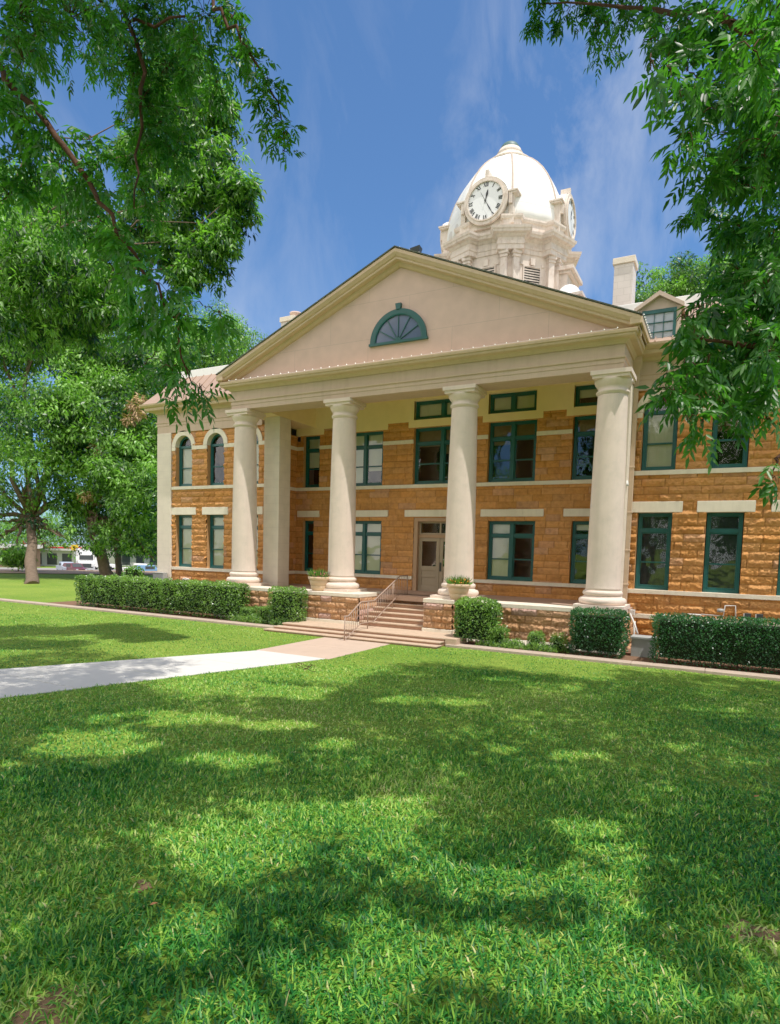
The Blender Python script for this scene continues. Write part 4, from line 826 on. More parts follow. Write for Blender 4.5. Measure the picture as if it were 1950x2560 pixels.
# grass blades ------------------------------------------------------------------------------
BARE = []
for (u, v, r_) in ((120, 2530, .34), (360, 2215, .13), (255, 1908, .22), (1880, 2330, .30), (60, 1850, .22), (1120, 2040, .10), (960, 1990, .14), (1560, 2255, .12), (1800, 1900, .12)):
    d = (GZ-CPOS[2])/(W(u, v, 1)[2]-CPOS[2]); p = W(u, v, d); BARE.append((p[0], p[1], r_))
BROWN = mat('bare_earth', (.23, .135, .07), .95, .1, .3, 20, .8, 40)
for k, (bx_, by_, br_) in enumerate(BARE):
    if k not in (0, 1, 3): continue
    rs_ = br_*.75; rg = np.random.default_rng(k); ph = rg.random(6)*6.3; n = 40
    m = MB(); m.add([(bx_+rs_*q*cos(t), by_+rs_*.8*q*sin(t), GZ+.004) for t in np.linspace(0, 2*pi, n, endpoint=False) for q in [.7+.22*sin(2*t+ph[0])+.18*sin(3*t+ph[1])+.12*sin(5*t+ph[2])+.10*sin(9*t+ph[3])]], [tuple(range(n))]); tag(m.build('bare_soil', BROWN), 'worn patch of bare brown earth in the lawn', 'bare soil', kind='structure')
def grass(n_list):
    Vs = []; Ts = []; k = 0
    for (d0, d1, n, ln, wd) in n_list:
        d = np.sqrt(rng.random(n)*(d1**2-d0**2)+d0**2); u = rng.uniform(-80, 2030, n)
        ray = AX_F[None]+AX_R[None]*((u-CAM['px'])/CAM['f'])[:, None]; h = ray[:, :2]/np.linalg.norm(ray[:, :2], axis=1, keepdims=True)
        x = CPOS[0]+h[:, 0]*d; y = CPOS[1]+h[:, 1]*d
        we = .03*np.sin(y*9+x)+.02*np.sin(y*23); L_ = np.where(y < -5.76, -.86+.50*(y+5.76), -.98); R__ = np.where(y < -5.76, 1.14+.335*(y+5.76), 1.22); ok = ~((x > L_-.0+we) & (x < R__+we) & (y > -23)) & (y < -2.15) & ~((x > -3.4) & (x < 2.7) & (y > -2.72)); x = x[ok]; y = y[ok]; n = len(x)
        cl = vnoise(x+50, y+50, 5, .22)*.6+vnoise(x+50, y+50, 6, .9)*.4
        bare = np.zeros(n)
        for bx_, by_, br_ in BARE: bare = np.maximum(bare, np.clip(1.25-np.hypot((x-bx_), (y-by_))/br_, 0, 1))
        keep = rng.random(n) < (.30+1.05*cl)*(1-.72*bare); x = x[keep]; y = y[keep]; cl = cl[keep]; n = len(x)
        a = rng.random(n)*2*pi; lean = rng.uniform(.3, 2.2, n); Lg = ln*rng.uniform(.55, 1.3, n)*(.6+.7*cl); C = np.stack([x, y, np.full(n, GZ-.005)], 1)
        D = np.stack([np.cos(a)*lean, np.sin(a)*lean, np.ones(n)], 1); D = unit(D); Sx = np.stack([-np.sin(a+rng.normal(0, .5, n)), np.cos(a), np.zeros(n)], 1); w_ = wd*rng.uniform(.7, 1.3, n)
        mid = C+D*(Lg*.5)[:, None]; tip = C+D*(Lg)[:, None]-np.array([0, 0, 1])*(Lg*.22*lean)[:, None]; tip[:, 2] = np.maximum(tip[:, 2], GZ+.004)
        V = np.stack([C-Sx*(w_*.4)[:, None], C+Sx*(w_*.4)[:, None], mid+Sx*(w_*.5)[:, None], tip, mid-Sx*(w_*.5)[:, None]], 1)
        big = vnoise(x+80, y+80, 9, 1.7); t = np.clip(.17+.60*rng.random(n)**1.3+.50*(big-.45)+.45*(rng.random(n) < .05)+.35*bare[keep], 0, 1)
        Vs.append(V.reshape(-1, 3)); Ts.append(np.repeat(t, 5))
    V = np.concatenate(Vs); T = np.concatenate(Ts); nb_ = len(V)//5; b = np.arange(nb_)[:, None, None]*5; f = np.array([[0, 1, 2, 4], [4, 2, 3, 3]])
    # second face is a triangle: store as separate tri mesh through quads with tip duplicated is invalid, so split
    me = bpy.data.meshes.new('grass'); me.vertices.add(len(V)); me.vertices.foreach_set('co', V.astype(np.float32).ravel())
    lp = (np.arange(nb_)[:, None]*5+np.array([0, 1, 2, 4, 4, 2, 3])[None]).astype(np.int32).ravel(); me.loops.add(len(lp)); me.loops.foreach_set('vertex_index', lp)
    me.polygons.add(nb_*2); st = (np.arange(nb_)[:, None]*7+np.array([0, 4])[None]).astype(np.int32).ravel(); me.polygons.foreach_set('loop_start', st); me.polygons.foreach_set('loop_total', np.tile([4, 3], nb_).astype(np.int32))
    a = me.attributes.new('tint', 'FLOAT_COLOR', 'POINT'); a.data.foreach_set('color', np.stack([T, T, T, np.ones_like(T)], 1).astype(np.float32).ravel()); me.materials.append(GRASSM); me.update(calc_edges=True)
    o = bpy.data.objects.new('grass', me); link(o); tag(o, 'coarse green grass blades of the lawn', 'grass', kind='stuff')
grass([(2.0, 4.5, 40000, .10, .0105), (4.5, 8, 90000, .085, .0115), (8, 14, 120000, .065, .0125), (14, 26, 120000, .045, .014), (26, 60, 60000, .05, .03)])
# litter on the lawn
m = MB(); p0 = W(757, 1672, (GZ-CPOS[2])/(W(757, 1672, 1)[2]-CPOS[2])); 
for k in range(6):
    a = rng.random()*6.3; c = Vector((float(p0[0])+rng.normal(0, .22), float(p0[1])+rng.normal(0, .12), GZ+.03)); pts = [c+Vector((cos(a+.7*j)*.06*j, sin(a+.7*j)*.05*j, .05*sin(j*1.3)+.02)) for j in range(5)]; m.tube(pts, .006, 5)
tag(m.build('fallen_twig', BARKR), 'dark curled twigs lying on the lawn beside the walk', 'twigs')
for (u, v, l) in ((374, 2262, 'dry orange leaf lying on the near lawn at the left'), (1885, 1992, 'dry brown leaf on the shaded lawn at the right')):
    d = (GZ+.05-CPOS[2])/(W(u, v, 1)[2]-CPOS[2]); p = W(u, v, d); V, F, T = leaves(np.array([p]), np.array([[.8, .5, .3]]), np.array([[0, 0, 1.]]), np.array([.06]), np.array([.035]), np.array([.6]), True)
    tag(npmesh('fallen_leaf', V, F, mat('dry_leaf', (.55, .22, .08), .8), None, T), l, 'leaf')

# =================================================================== VEGETATION
def cluster_leaves(centres, radii, n_each, L, Wd, bright=.5, six=False, droop=.5, tvar=.25, top=.35):
    """leaves in irregular clumps: each clump is a flattened spray"""
    C = []; D = []; Nn = []; T = []
    for c, r, n, bt in zip(centres, radii, n_each, bright if hasattr(bright, '__len__') else [bright]*len(centres)):
        p = rng.normal(0, 1, (n, 3)); p = unit(p)*(rng.random((n, 1))**.45)*r; p[:, 2] *= .75
        C.append(p+c); d = unit(p+1e-3)*.7+rng.normal(0, .55, (n, 3)); d[:, 2] -= droop; D.append(d); nn = rng.normal(0, .6, (n, 3)); nn[:, 2] += 1; Nn.append(nn)
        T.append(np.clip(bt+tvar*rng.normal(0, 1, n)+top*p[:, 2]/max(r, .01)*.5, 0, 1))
    C = np.concatenate(C); D = np.concatenate(D); Nn = np.concatenate(Nn); T = np.concatenate(T); n = len(C)
    return leaves(C, D, Nn, L*rng.uniform(.7, 1.25, n), Wd*rng.uniform(.7, 1.25, n), T, six, .15)
def compound(C, D, L, leaflet, wd, T, n=9):
    """pinnate leaves: C origin, D direction, L rachis length -> leaflets arranged in pairs along a drooping rachis"""
    D = unit(D); m_ = len(C); up = np.tile([0, 0, 1.], (m_, 1))+rng.normal(0, .35, (m_, 3)); S_ = unit(np.cross(D, up)); U = np.cross(S_, D); oc = []; od = []; on = []; ot = []; ol = []
    for k in range(n):
        f = .25+.75*((k//2)/((n-1)//2)); sd = (1 if k % 2 else -1); dro = np.array([0, 0, -1.])*(f*f*.35)
        c = C+D*(L*f)[:, None]+dro*L[:, None]
        if k == n-1: d = D+dro*1.5
        else: d = D*.55+S_*sd*.8+dro*2+rng.normal(0, .16, (m_, 3))
        d = d+np.array([0, 0, -.28]); oc.append(c); od.append(d); on.append(U+rng.normal(0, .35, (m_, 3))); ot.append(T+rng.normal(0, .08, m_)); ol.append(leaflet*(.75+.4*f)*rng.uniform(.85, 1.1, m_))
    oc = np.concatenate(oc); od = np.concatenate(od); on = np.concatenate(on); ot = np.clip(np.concatenate(ot), 0, 1); ol = np.concatenate(ol)
    return leaves(oc, od, on, ol, ol*wd, ot, True, .16)
def merge(parts):
    b = 0; V = []; F = []; T = []
    for v, f, t in parts: V.append(v); F.append(f+b); T.append(t); b += len(v)
    return np.concatenate(V), np.concatenate(F), np.concatenate(T)
def limb(m, a, b, r0, r1, wig=.06, n=7, sag=0.):
    a = np.array(a, float); b = np.array(b, float); L = np.linalg.norm(b-a); P = []
    for k in range(n+1):
        t = k/n; o = rng.normal(0, wig*L/ n, 3)*(0 if k in (0, n) else 1); P.append(a+(b-a)*t+o+np.array([0, 0, -sag*L*4*t*(1-t)]))
    m.tube(P, [r0+(r1-r0)*k/n for k in range(n+1)], 8); return P
def trunk_profile(m, base, top, r, lean=(0, 0), flare=1.32):
    b = np.array(base, float); t = np.array(top, float); P = []; Rr = []
    for k, (f, q) in enumerate([(-.02, flare), (.006, flare*.93), (.035, 1.16), (.12, 1.04), (.3, 1.), (.55, .93), (.8, .86), (1., .80)]):
        P.append(b+(t-b)*f+rng.normal(0, .012*np.linalg.norm(t-b), 3)*(0 if f in (0, 1, -.02, .015) else 1)*np.array([1, 1, 0])); Rr.append(r*q)
    m.tube(P, Rr, 14); return P
def far_tree(name, base, h_trunk, r, blobs, label, nl=40000, size=.24, lm=None, bright=.5, group=None, forks=None, top=None):
    """blobs: (x,y,z,R) crown masses; leaves gather in small clumps on their outsides"""
    t = empty(name, tuple(map(float, base)), label=label, cat='tree', group=group); b = np.array(base, float)
    m = MB(); tp = np.array([0, 0, h_trunk]) if top is None else np.array(top, float)-b
    trunk_profile(m, (0, 0, -.1), tp, r)
    for (x, y, z, R_) in blobs: limb(m, tp-np.array([0, 0, .2]), np.array([x, y, z])-b-np.array([0, 0, R_*.2]), r*.55, r*.12, .25, 7, -.02)
    m.build('trunk', BARK, t)
    cs = []; rs = []; br = []; tot = sum(q[3]**2 for q in blobs); ncl = 0
    for (x, y, z, R_) in blobs:
        k = int(190*R_**2/tot*3.2)+6; d = unit(rng.normal(0, 1, (k, 3))); rad = R_*(.45+.62*rng.random((k, 1))**.6); lump = 1+.22*np.sin(d[:, :1]*5+x)*np.cos(d[:, 1:2]*4+y); p = d*rad*lump; p[:, 2] *= .85
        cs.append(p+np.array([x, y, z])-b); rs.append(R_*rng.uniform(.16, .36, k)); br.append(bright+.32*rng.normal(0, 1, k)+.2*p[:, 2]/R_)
    cs = np.concatenate(cs); rs = np.concatenate(rs); br = np.concatenate(br); n = np.maximum(6, (nl*rs**2/np.sum(rs**2))).astype(int)
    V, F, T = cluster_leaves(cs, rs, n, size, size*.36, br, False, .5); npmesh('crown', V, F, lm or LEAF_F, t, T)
    return t
# far left park trees ---------------------------------------------------------------------
bA = np.array([-28.9, 6.0, GZ]); dA = 46
def blob(u, v, d, R_): p = W(u, v, d); return (p[0], p[1], p[2], R_)
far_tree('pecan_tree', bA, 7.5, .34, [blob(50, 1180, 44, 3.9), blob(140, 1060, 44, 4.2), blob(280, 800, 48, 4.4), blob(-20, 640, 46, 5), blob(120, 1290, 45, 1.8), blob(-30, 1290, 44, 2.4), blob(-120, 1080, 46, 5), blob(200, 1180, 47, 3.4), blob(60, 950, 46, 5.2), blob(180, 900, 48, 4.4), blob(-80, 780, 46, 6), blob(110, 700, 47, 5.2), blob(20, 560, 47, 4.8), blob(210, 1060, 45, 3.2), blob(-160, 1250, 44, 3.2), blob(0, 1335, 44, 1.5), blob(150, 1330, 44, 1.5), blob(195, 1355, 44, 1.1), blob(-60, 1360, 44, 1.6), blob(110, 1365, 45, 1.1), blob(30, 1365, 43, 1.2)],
         'tall bright green pecan tree with a stout grey forked trunk on the left lawn', 110000, .36, bright=.6, top=W(78, 1290, dA))
tb = W(272, 1441, 47); tb[2] = GZ
treeB = far_tree('pecan_tree', tb, 6, .40, [blob(330, 1180, 45, 3.2), blob(270, 1060, 46, 3.6), blob(370, 1330, 46, 2.2), blob(320, 940, 48, 3.6), blob(230, 1230, 47, 2.6), blob(390, 1080, 47, 2.6), blob(370, 1230, 44, 2.4), blob(300, 1340, 45, 1.9), blob(345, 1365, 45, 1.3), blob(385, 1390, 45, 1.0), blob(235, 1340, 45, 1.4)],
         'pecan tree with a leaning fork, nearest the left corner of the building', 66000, .33, top=W(218, 1265, 47), bright=.5)
cs_ = [W(u, v, d)-tb for u, v, d in ((335, 1015, 43.5), (345, 1035, 43.5), (325, 1050, 43.5), (240, 1110, 44), (250, 1125, 44), (350, 1000, 43.6), (215, 1240, 44))]
V, F, T = cluster_leaves(np.array(cs_), np.full(7, .5), np.full(7, 110), .3, .11, .5); npmesh('reddish_leaves', V, F, LEAF_P, treeB, T)
tc_ = W(300, 1437, 52); tc_[2] = GZ
far_tree('pecan_tree', tc_, 6, .26, [blob(330, 1290, 52, 3.0), blob(400, 1250, 53, 2.8), blob(260, 1290, 52, 2.6), blob(380, 1140, 53, 3.2)], 'slim dark pecan tree just behind the leaning one', 34000, .27, top=W(292, 1310, 52), bright=.3)
yb = W(46, 1441, 54); yb[2] = GZ
far_tree('young_tree', yb, 2.0, .06, [blob(42, 1385, 54, .9), blob(60, 1400, 54, .7), blob(25, 1395, 54, .8)], 'small young tree with pale leaves at the edge of the left lawn', 1500, .28, bright=.8, top=W(44, 1405, 54))
far_tree('broad_tree', (-22, 30, GZ), 8, .4, [blob(540, 850, 62, 3.4), blob(590, 880, 62, 2.7), blob(470, 900, 62, 4.2), blob(640, 930, 60, 2.6), blob(420, 960, 60, 4)], 'round topped tree rising behind the left roof', 42000, .3, bright=.5)
far_tree('broad_tree', (20, 30, GZ), 8, .45, [blob(1640, 730, 48, 2.1), blob(1720, 720, 48, 2.4), blob(1800, 740, 48, 2.8), blob(1890, 690, 48, 3.2), blob(1950, 780, 46, 3), blob(1760, 800, 48, 3)], 'tree crown showing above the roof behind the dormer', 80000, .27, bright=.5)
for i, (u, v, d, r_) in enumerate([(60, 1330, 120, 7), (300, 1345, 125, 6), (420, 1320, 130, 9), (150, 1310, 150, 9)]):
    p = W(u, v, d); b_ = (p[0], p[1], -3.3); far_tree('distant_tree', b_, 3, .3, [(p[0], p[1], p[2], r_*.55), (p[0]+r_*.5, p[1]+1, p[2]-.6, r_*.45), (p[0]-r_*.5, p[1]-1, p[2]-.3, r_*.4)], ['distant tree behind the roadside shop', 'distant tree behind the white truck', 'distant tree beside the left corner of the building', 'distant tree above the road beyond the shop'][i], 3500, .55, LEAF_M)

# medium tree whose drooping crown hangs between the camera and the left wing
mt = empty('pecan_tree', (-7.5, -12.4, GZ), label='drooping pecan crown lit from behind, hanging down at the middle of the left half', cat='tree'); b = np.array([-7.5, -12.4, GZ])
m = MB(); trunk_profile(m, (0, 0, -.1), (.3, .2, 5.5), .34)
mb = [(500, 300, 14.5, .95), (540, 430, 14.5, .75), (590, 530, 14.3, .50), (480, 500, 14.5, .95), (600, 470, 14, .42), (520, 640, 14.2, .62), (440, 620, 14.5, .75), (420, 420, 14.8, .95), (350, 560, 15, .8), (450, 200, 15, 1.0), (405, 250, 15, .65), (470, 690, 14, .35), (560, 600, 14.2, .40), (330, 380, 15, .6), (60, 640, 13, .9), (180, 700, 13, .8), (40, 780, 13, .8), (260, 760, 13.5, .6), (220, 620, 15, 1.1), (120, 560, 15, 1.2), (60, 760, 15, 1.2), (200, 800, 15.5, .8), (540, 260, 14.4, .45)]
pts = [(W(u, v, d)-b, r_) for u, v, d, r_ in mb]
for p, r_ in pts[:10]: limb(m, np.array([.3, .2, 5.3])+(p-np.array([.3, .2, 5.3]))*.0, p, .035, .008, .2, 8, -.03)
m.build('trunk', BARK, mt); cs = []; rs = []; br = []
for p, r_ in pts:
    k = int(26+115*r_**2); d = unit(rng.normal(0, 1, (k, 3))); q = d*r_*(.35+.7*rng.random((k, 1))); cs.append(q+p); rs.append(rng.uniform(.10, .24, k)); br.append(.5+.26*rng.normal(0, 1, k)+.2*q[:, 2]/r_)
cs = np.concatenate(cs); rs = np.concatenate(rs); br = np.concatenate(br); n = np.full(len(cs), 30)
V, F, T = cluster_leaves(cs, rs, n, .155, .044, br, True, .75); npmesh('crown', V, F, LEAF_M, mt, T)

# near overhanging trees --------------------------------------------------------------------
def near_tree(name, base, label, limbs, blobs, leafmat_, rt, leaflet, bright, dens=3.0):
    t = empty(name, base, label=label, cat='tree'); b = np.array(base, float); m = MB(); fork = np.array([0, 0, rt[1]]); trunk_profile(m, (0, 0, -.1), fork, rt[0])
    for L_ in limbs:
        P = [fork-np.array([0, 0, .3])]+[W(*q)-b for q in L_[0]]; Q = []
        for a, c in zip(P, P[1:]):
            for k in range(4): Q.append(a+(c-a)*k/4+rng.normal(0, .02, 3))
        Q.append(P[-1]); rr_ = np.linspace(L_[1], L_[2], len(Q)); m.tube(Q, list(rr_), 8)
    parts = []; tw = MB()
    for (u, v, rp_, d, *br_) in blobs:
        c = W(u, v, d)-b; r_ = rp_*d/CAM['f']; bt = br_[0] if br_ else bright; area = .75*leaflet*leaflet*.3*9*.9; n = max(5, int(dens*pi*r_*r_/area)); 
        # short twigs inside the mass carry the compound leaves
        nt_ = max(3, n//6); st = unit(rng.normal(0, 1, (nt_, 3)))*r_*(rng.random((nt_, 1))**.6)*.9; dr = unit(rng.normal(0, .7, (nt_, 3))+np.array([0, 0, -.35])+unit(st)*.8); tl = r_*(.25+.45*rng.random(nt_))
        ki = rng.integers(0, nt_, n); f = rng.random(n); C = c+st[ki]+dr[ki]*(tl[ki]*f)[:, None]; D = dr[ki]*.6+rng.normal(0, .7, (n, 3)); T = np.clip(bt+.14*rng.normal(0, 1, n), 0, 1)
        parts.append(compound(C, D, leaflet*1.9*rng.uniform(.7, 1.15, n), leaflet, .30, T, 9))
        for k in range(nt_): tw.tube([c+st[k]*.15, c+st[k]*.6+np.array([0, 0, .02]), c+st[k], c+st[k]+dr[k]*tl[k]], [.0045, .0035, .0025, .001], 4, cap=False)
    m.add(tw.v, tw.f, 0, True); m.build('trunk', BARKR, t, fix=False); V, F, T = merge(parts); npmesh('crown', V, F, leafmat_, t, T); return t
K = 1.1607
LB = [(40, 30, 100, 6.2), (150, 40, 95, 7), (260, 60, 90, 8), (350, 50, 85, 8), (440, 30, 60, 7), (500, 40, 38, 6.5), (50, 130, 62, 6), (20, 230, 80, 5.2), (290, 150, 60, 8), (360, 140, 60, 8), (420, 110, 60, 7),
      (530, 60, 26, 6.2), (545, 120, 26, 6.2), (575, 170, 26, 6.2), (590, 215, 30, 6.2), (605, 260, 28, 6.2), (615, 300, 26, 6.1), (610, 325, 18, 6.1), (575, 240, 26, 6.2), (500, 120, 40, 6.5), (470, 170, 30, 6.6),
      (300, 230, 60, 8), (350, 260, 60, 8), (320, 320, 60, 8), (380, 330, 55, 8.2), (300, 400, 55, 8),
      (60, 260, 50, 5), (110, 300, 50, 5), (60, 340, 70, 5.6), (160, 350, 50, 5), (130, 420, 70, 6), (220, 400, 45, 5), (210, 470, 60, 5.4), (260, 500, 45, 4.8), (290, 560, 45, 4.8), (250, 590, 50, 5.2), (330, 610, 45, 4.7), (310, 660, 40, 4.7), (370, 640, 40, 4.6), (400, 680, 34, 4.5), (440, 660, 26, 4.4), (470, 672, 16, 4.3), (350, 700, 36, 4.8), (310, 720, 34, 5), (380, 740, 30, 4.8), (370, 790, 30, 4.7), (400, 830, 28, 4.6), (380, 860, 18, 4.6), (430, 835, 20, 4.6), (410, 800, 22, 4.6), (330, 770, 26, 4.8), (20, 420, 60, 5.6), (190, 300, 20, 5)]
LB = [(u*K, v*K, r_*K, d) for u, v, r_, d in LB]
near_tree('pecan_tree', (-1.2, -16.4, GZ), 'large pecan tree overhanging the top left of the view with dark drooping branches',
          [([(-300, -500, 7.5), (250, -120, 8), (365, 180, 7.8), (345, 350, 7.6), (335, 520, 7.4)], .05, .008), ([(-400, -100, 5.2), (0, 165, 5.2), (115, 310, 5.0), (200, 415, 4.9), (275, 545, 4.8), (370, 680, 4.7), (440, 800, 4.6), (480, 960, 4.6)], .035, .005),
           ([(-200, -700, 7), (400, -250, 6.6), (525, 0, 6.4), (590, 80, 6.3), (655, 175, 6.2), (700, 280, 6.2), (722, 360, 6.1)], .03, .004), ([(-300, -600, 6), (100, -150, 7), (300, 60, 8), (470, 40, 7.2)], .045, .012)],
          LB, LEAF_N, (.36, 3.6), .080, .56, 3.2)
RB = [(1175, 15, 36, 7), (1150, 5, 22, 7), (1230, 20, 36, 7), (1290, 20, 36, 7), (1290, 60, 30, 7), (1300, 100, 24, 7), (1360, 20, 46, 6.5), (1420, 50, 50, 6), (1400, 90, 24, 5), (1490, 60, 70, 5), (1590, 50, 90, 4.2), (1660, 40, 70, 3.6, .7), (1620, 110, 60, 3.4, .75), (1400, 135, 22, 3.4), (1440, 150, 30, 3.5), (1480, 160, 45, 3.8),
      (1560, 180, 80, 4.4), (1650, 180, 80, 4), (1470, 220, 34, 4), (1480, 290, 38, 4), (1510, 250, 40, 4.2), (1520, 350, 40, 4.2), (1590, 290, 80, 4.6), (1660, 310, 70, 4), (1500, 390, 24, 4.2), (1570, 390, 60, 4.8), (1645, 420, 80, 4.4), (1510, 440, 34, 6.5), (1540, 480, 36, 6.5), (1550, 530, 32, 6.5), (1600, 500, 60, 5), (1660, 540, 60, 4.4),
      (1590, 590, 50, 4.6), (1650, 620, 60, 4.2), (1500, 670, 34, 4.2), (1540, 640, 40, 4.4), (1470, 690, 18, 4), (1490, 730, 30, 4), (1550, 720, 55, 4.3), (1620, 720, 70, 4.4), (1470, 790, 30, 4), (1520, 790, 50, 4.2), (1590, 800, 65, 4.4), (1660, 760, 60, 4), (1450, 850, 26, 4), (1490, 860, 34, 4.1), (1550, 870, 44, 4.2), (1620, 860, 44, 4.3), (1670, 840, 40, 4.1), (1480, 910, 20, 4), (1510, 915, 16, 4), (1560, 920, 26, 4.2), (1650, 910, 26, 4.2), (1670, 1000, 24, 4.2), (1660, 1035, 18, 4.2), (1400+30, 870, 16, 4), (1440, 800, 16, 4)]
RB += [(1620, 200, 90, 5), (1670, 100, 90, 5), (1640, 330, 80, 5.2), (1660, 480, 80, 5), (1640, 580, 80, 5), (1620, 660, 80, 5), (1660, 700, 90, 5), (1560, 760, 60, 5), (1640, 780, 90, 5), (1580, 830, 60, 5), (1500, 760, 40, 4.6), (1520, 830, 40, 4.6)]
RB = [((q[0]+(3 if q[1] > 560 else 0))*K, (q[1]-6)*K, q[2]*K*.95, *q[3:]) for q in RB]
near_tree('ash_tree', (14.6, -13.2, GZ), 'large dark leaved tree overhanging the top right corner and right edge',
          [([(2300, 300, 4.6), (2050, 120, 4.4), (1850, 60, 4.6), (1650, 20, 5.6), (1350, 10, 7)], .08, .006), ([(2300, 600, 4.4), (2000, 420, 4.4), (1860, 380, 4.6), (1760, 520, 5)], .07, .006), ([(2300, 1000, 4.4), (1990, 900, 4.3), (1850, 860, 4.3), (1740, 840, 4.2)], .06, .006), ([(2200, 1150, 4.4), (1960, 1130, 4.2), (1930, 1180, 4.2)], .03, .005)],
          RB, LEAF_N, (.34, 4.2), .078, .46, 4.0)

# high overhead canopy that shades the lawn ------------------------------------------------------
LIT = [[2.54, -9.04, 0.65, 0.46, 0.32, -0.42], [2.15, -12.86, 0.53, 0.35, 0.39, -0.27], [2.1, -11.52, 0.84, 0.56, 0.28, -0.25], [2.5, -13.97, 0.21, 0.13, 0.22, -0.13], [4.11, -12.47, 0.42, 0.27, 0.14, -0.15], [4.94, -11.16, 0.26, 0.17, 0.14, -0.21], [3.77, -10.86, 0.39, 0.26, 0.15, -0.2], [5.52, -7.93, 0.41, 0.29, 0.09, -0.23], [6.9, -5.32, 0.18, 0.12, 0.07, -0.38], [9.76, -6.01, 0.25, 0.17, -0.0, -0.3], [10.26, -6.7, 0.1, 0.06, -0.01, -0.27], [7.84, -9.87, 0.32, 0.21, 0.04, -0.2], [7.02, -10.05, 0.24, 0.15, 0.05, -0.15], [6.64, -12.87, 0.69, 0.42, 0.15, -0.28], [5.91, -13.44, 0.33, 0.2, 0.19, -0.25], [5.72, -14.1, 0.37, 0.22, 0.31, -0.32], [7.92, -12.2, 0.42, 0.27, 0.07, -0.27], [8.28, -12.75, 0.46, 0.27, 0.12, -0.52], [7.86, -13.37, 0.48, 0.29, 0.1, -0.29], [7.09, -13.06, 0.4, 0.24, 0.17, -0.34], [6.42, -15.2, 0.29, 0.17, 0.11, -0.11], [6.4, -14.97, 0.17, 0.09, 0.12, -0.12], [7.4, -14.45, 0.19, 0.11, 0.06, -0.09], [8.34, -14.3, 0.52, 0.3, 0.08, -0.27], [8.88, -13.51, 0.17, 0.1, 0.02, -0.16], [8.91, -14.27, 0.44, 0.26, 0.03, -0.22], [7.46, -15.11, 0.33, 0.19, 0.12, -0.17], [7.26, -15.49, 0.29, 0.17, 0.09, -0.11], [9.77, -13.52, 0.13, 0.08, -0.01, -0.33], [9.3, -14.23, 0.23, 0.14, 0.02, -0.17], [0.44, -7.91, 0.47, 0.35, 0.35, -0.39], [5.41, -5.53, 0.33, 0.23, 0.08, -0.24], [4.5, -8.42, 0.41, 0.28, 0.09, -0.19], [9.09, -8.58, 0.23, 0.15, 0.01, -0.17]]
def inlit(x, y, grow=None):
    r_ = np.zeros(len(x), bool); wob = .45+1.1*vnoise(x+70, y+70, 23, .34)
    for a, b_, e1, e2, f1, f2 in LIT:
        det = e1*f2-e2*f1; dx = x-a; dy = y-b_; p = (dx*f2-dy*f1)/det; q = (e1*dy-e2*dx)/det; r_ |= p*p+q*q < (2.1 if b_ < -11.9 else 1.4)*wob
    return r_
SHX, SHY = SD.x/SD.z, SD.y/SD.z      # horizontal run of the sun ray per metre of height
def canopy(name, base, label, n, region, hmin, slope_, leaf, rt, limbs_to, bright=.4, lit=True):
    gx = rng.uniform(region[0], region[1], n); gy = rng.uniform(region[2], region[3], n)      # clump shadows on the lawn
    big = vnoise(gx+90, gy+90, 17, 1.5)*.5+vnoise(gx+40, gy+70, 19, .55)*.5; ok = big > .17
    if len(region) > 4: ok &= region[4](gx, gy)
    gx, gy = gx[ok], gy[ok]
    dist = np.hypot(gx-9.4, gy+18.1)
    h = hmin+rng.random(len(gx))*2.2
    for _ in range(3):
        cx = gx+SHX*h; cy = gy+SHY*h; dd = (cx-CPOS[0])*AX_F[0]+(cy-CPOS[1])*AX_F[1]; h = np.maximum(h, slope_*np.maximum(dd, 0)+3.4+rng.random(len(gx))*1.2)
    c = np.stack([gx+SHX*h, gy+SHY*h, GZ+h], 1); b = np.array(base, float); k = 30
    C = np.repeat(c, k, 0)+rng.normal(0, .20, (len(c)*k, 3)); hh = C[:, 2]-GZ; px = C[:, 0]-SHX*hh; py = C[:, 1]-SHY*hh
    if lit: good = ~inlit(px, py); C = C[good]
    nn = len(C); D = rng.normal(0, 1, (nn, 3)); D[:, 2] -= .4; N_ = rng.normal(0, .5, (nn, 3)); N_[:, 2] += 1; V, F, T = leaves(C-b, D, N_, leaf*rng.uniform(.7, 1.2, nn), leaf*.42*rng.uniform(.7, 1.2, nn), np.clip(bright+.2*rng.normal(0, 1, nn), 0, 1))
    t = empty(name, base, label=label, cat='tree'); m = MB(); top = np.array([0, 0, rt[1]]); trunk_profile(m, (0, 0, -.1), top, rt[0])
    for q in limbs_to: limb(m, top-np.array([0, 0, .3]), np.array(q)-b, rt[0]*.5, .04, .3, 8, -.04)
    m.build('trunk', BARK, t); npmesh('crown', V, F, LEAF_M, t, T); return t
canopy('pecan_tree', (14.2, -19.5, GZ), 'tall pecan tree behind the viewpoint whose crown shades the right lawn', 1900, (3.2, 14, -17.6, -6.8), 7.5, 1.16, .21, (.42, 6), [(10, -16, 9), (13, -12, 12), (15, -9, 14), (8, -20, 9), (12, -20, 9)])
canopy('pecan_tree', (4.0, -24.5, GZ), 'tall pecan tree behind the viewpoint whose crown shades the near and left lawn', 1100, (-1.5, 4.2, -17.5, -8.2, lambda x, y: (y < -10.2-.25*x) | (x > 2)), 7.5, 1.16, .21, (.42, 6), [(3, -17, 9), (6, -14, 13), (5, -20, 9), (8, -18, 9)])
canopy('pecan_tree', (17.5, -6.5, GZ), 'tall pecan tree right of the view whose crown shades the lawn before the right wing', 800, (3.0, 14, -7.0, -2.6, lambda x, y: (y < -1.6-.55*(12-x)*.45) & ((y < -4.6) | (x > 7.5))), 8, 1.14, .21, (.42, 6), [(12, -7, 18), (15, -5, 15), (17, -4, 14), (10, -8, 19)], lit=True)
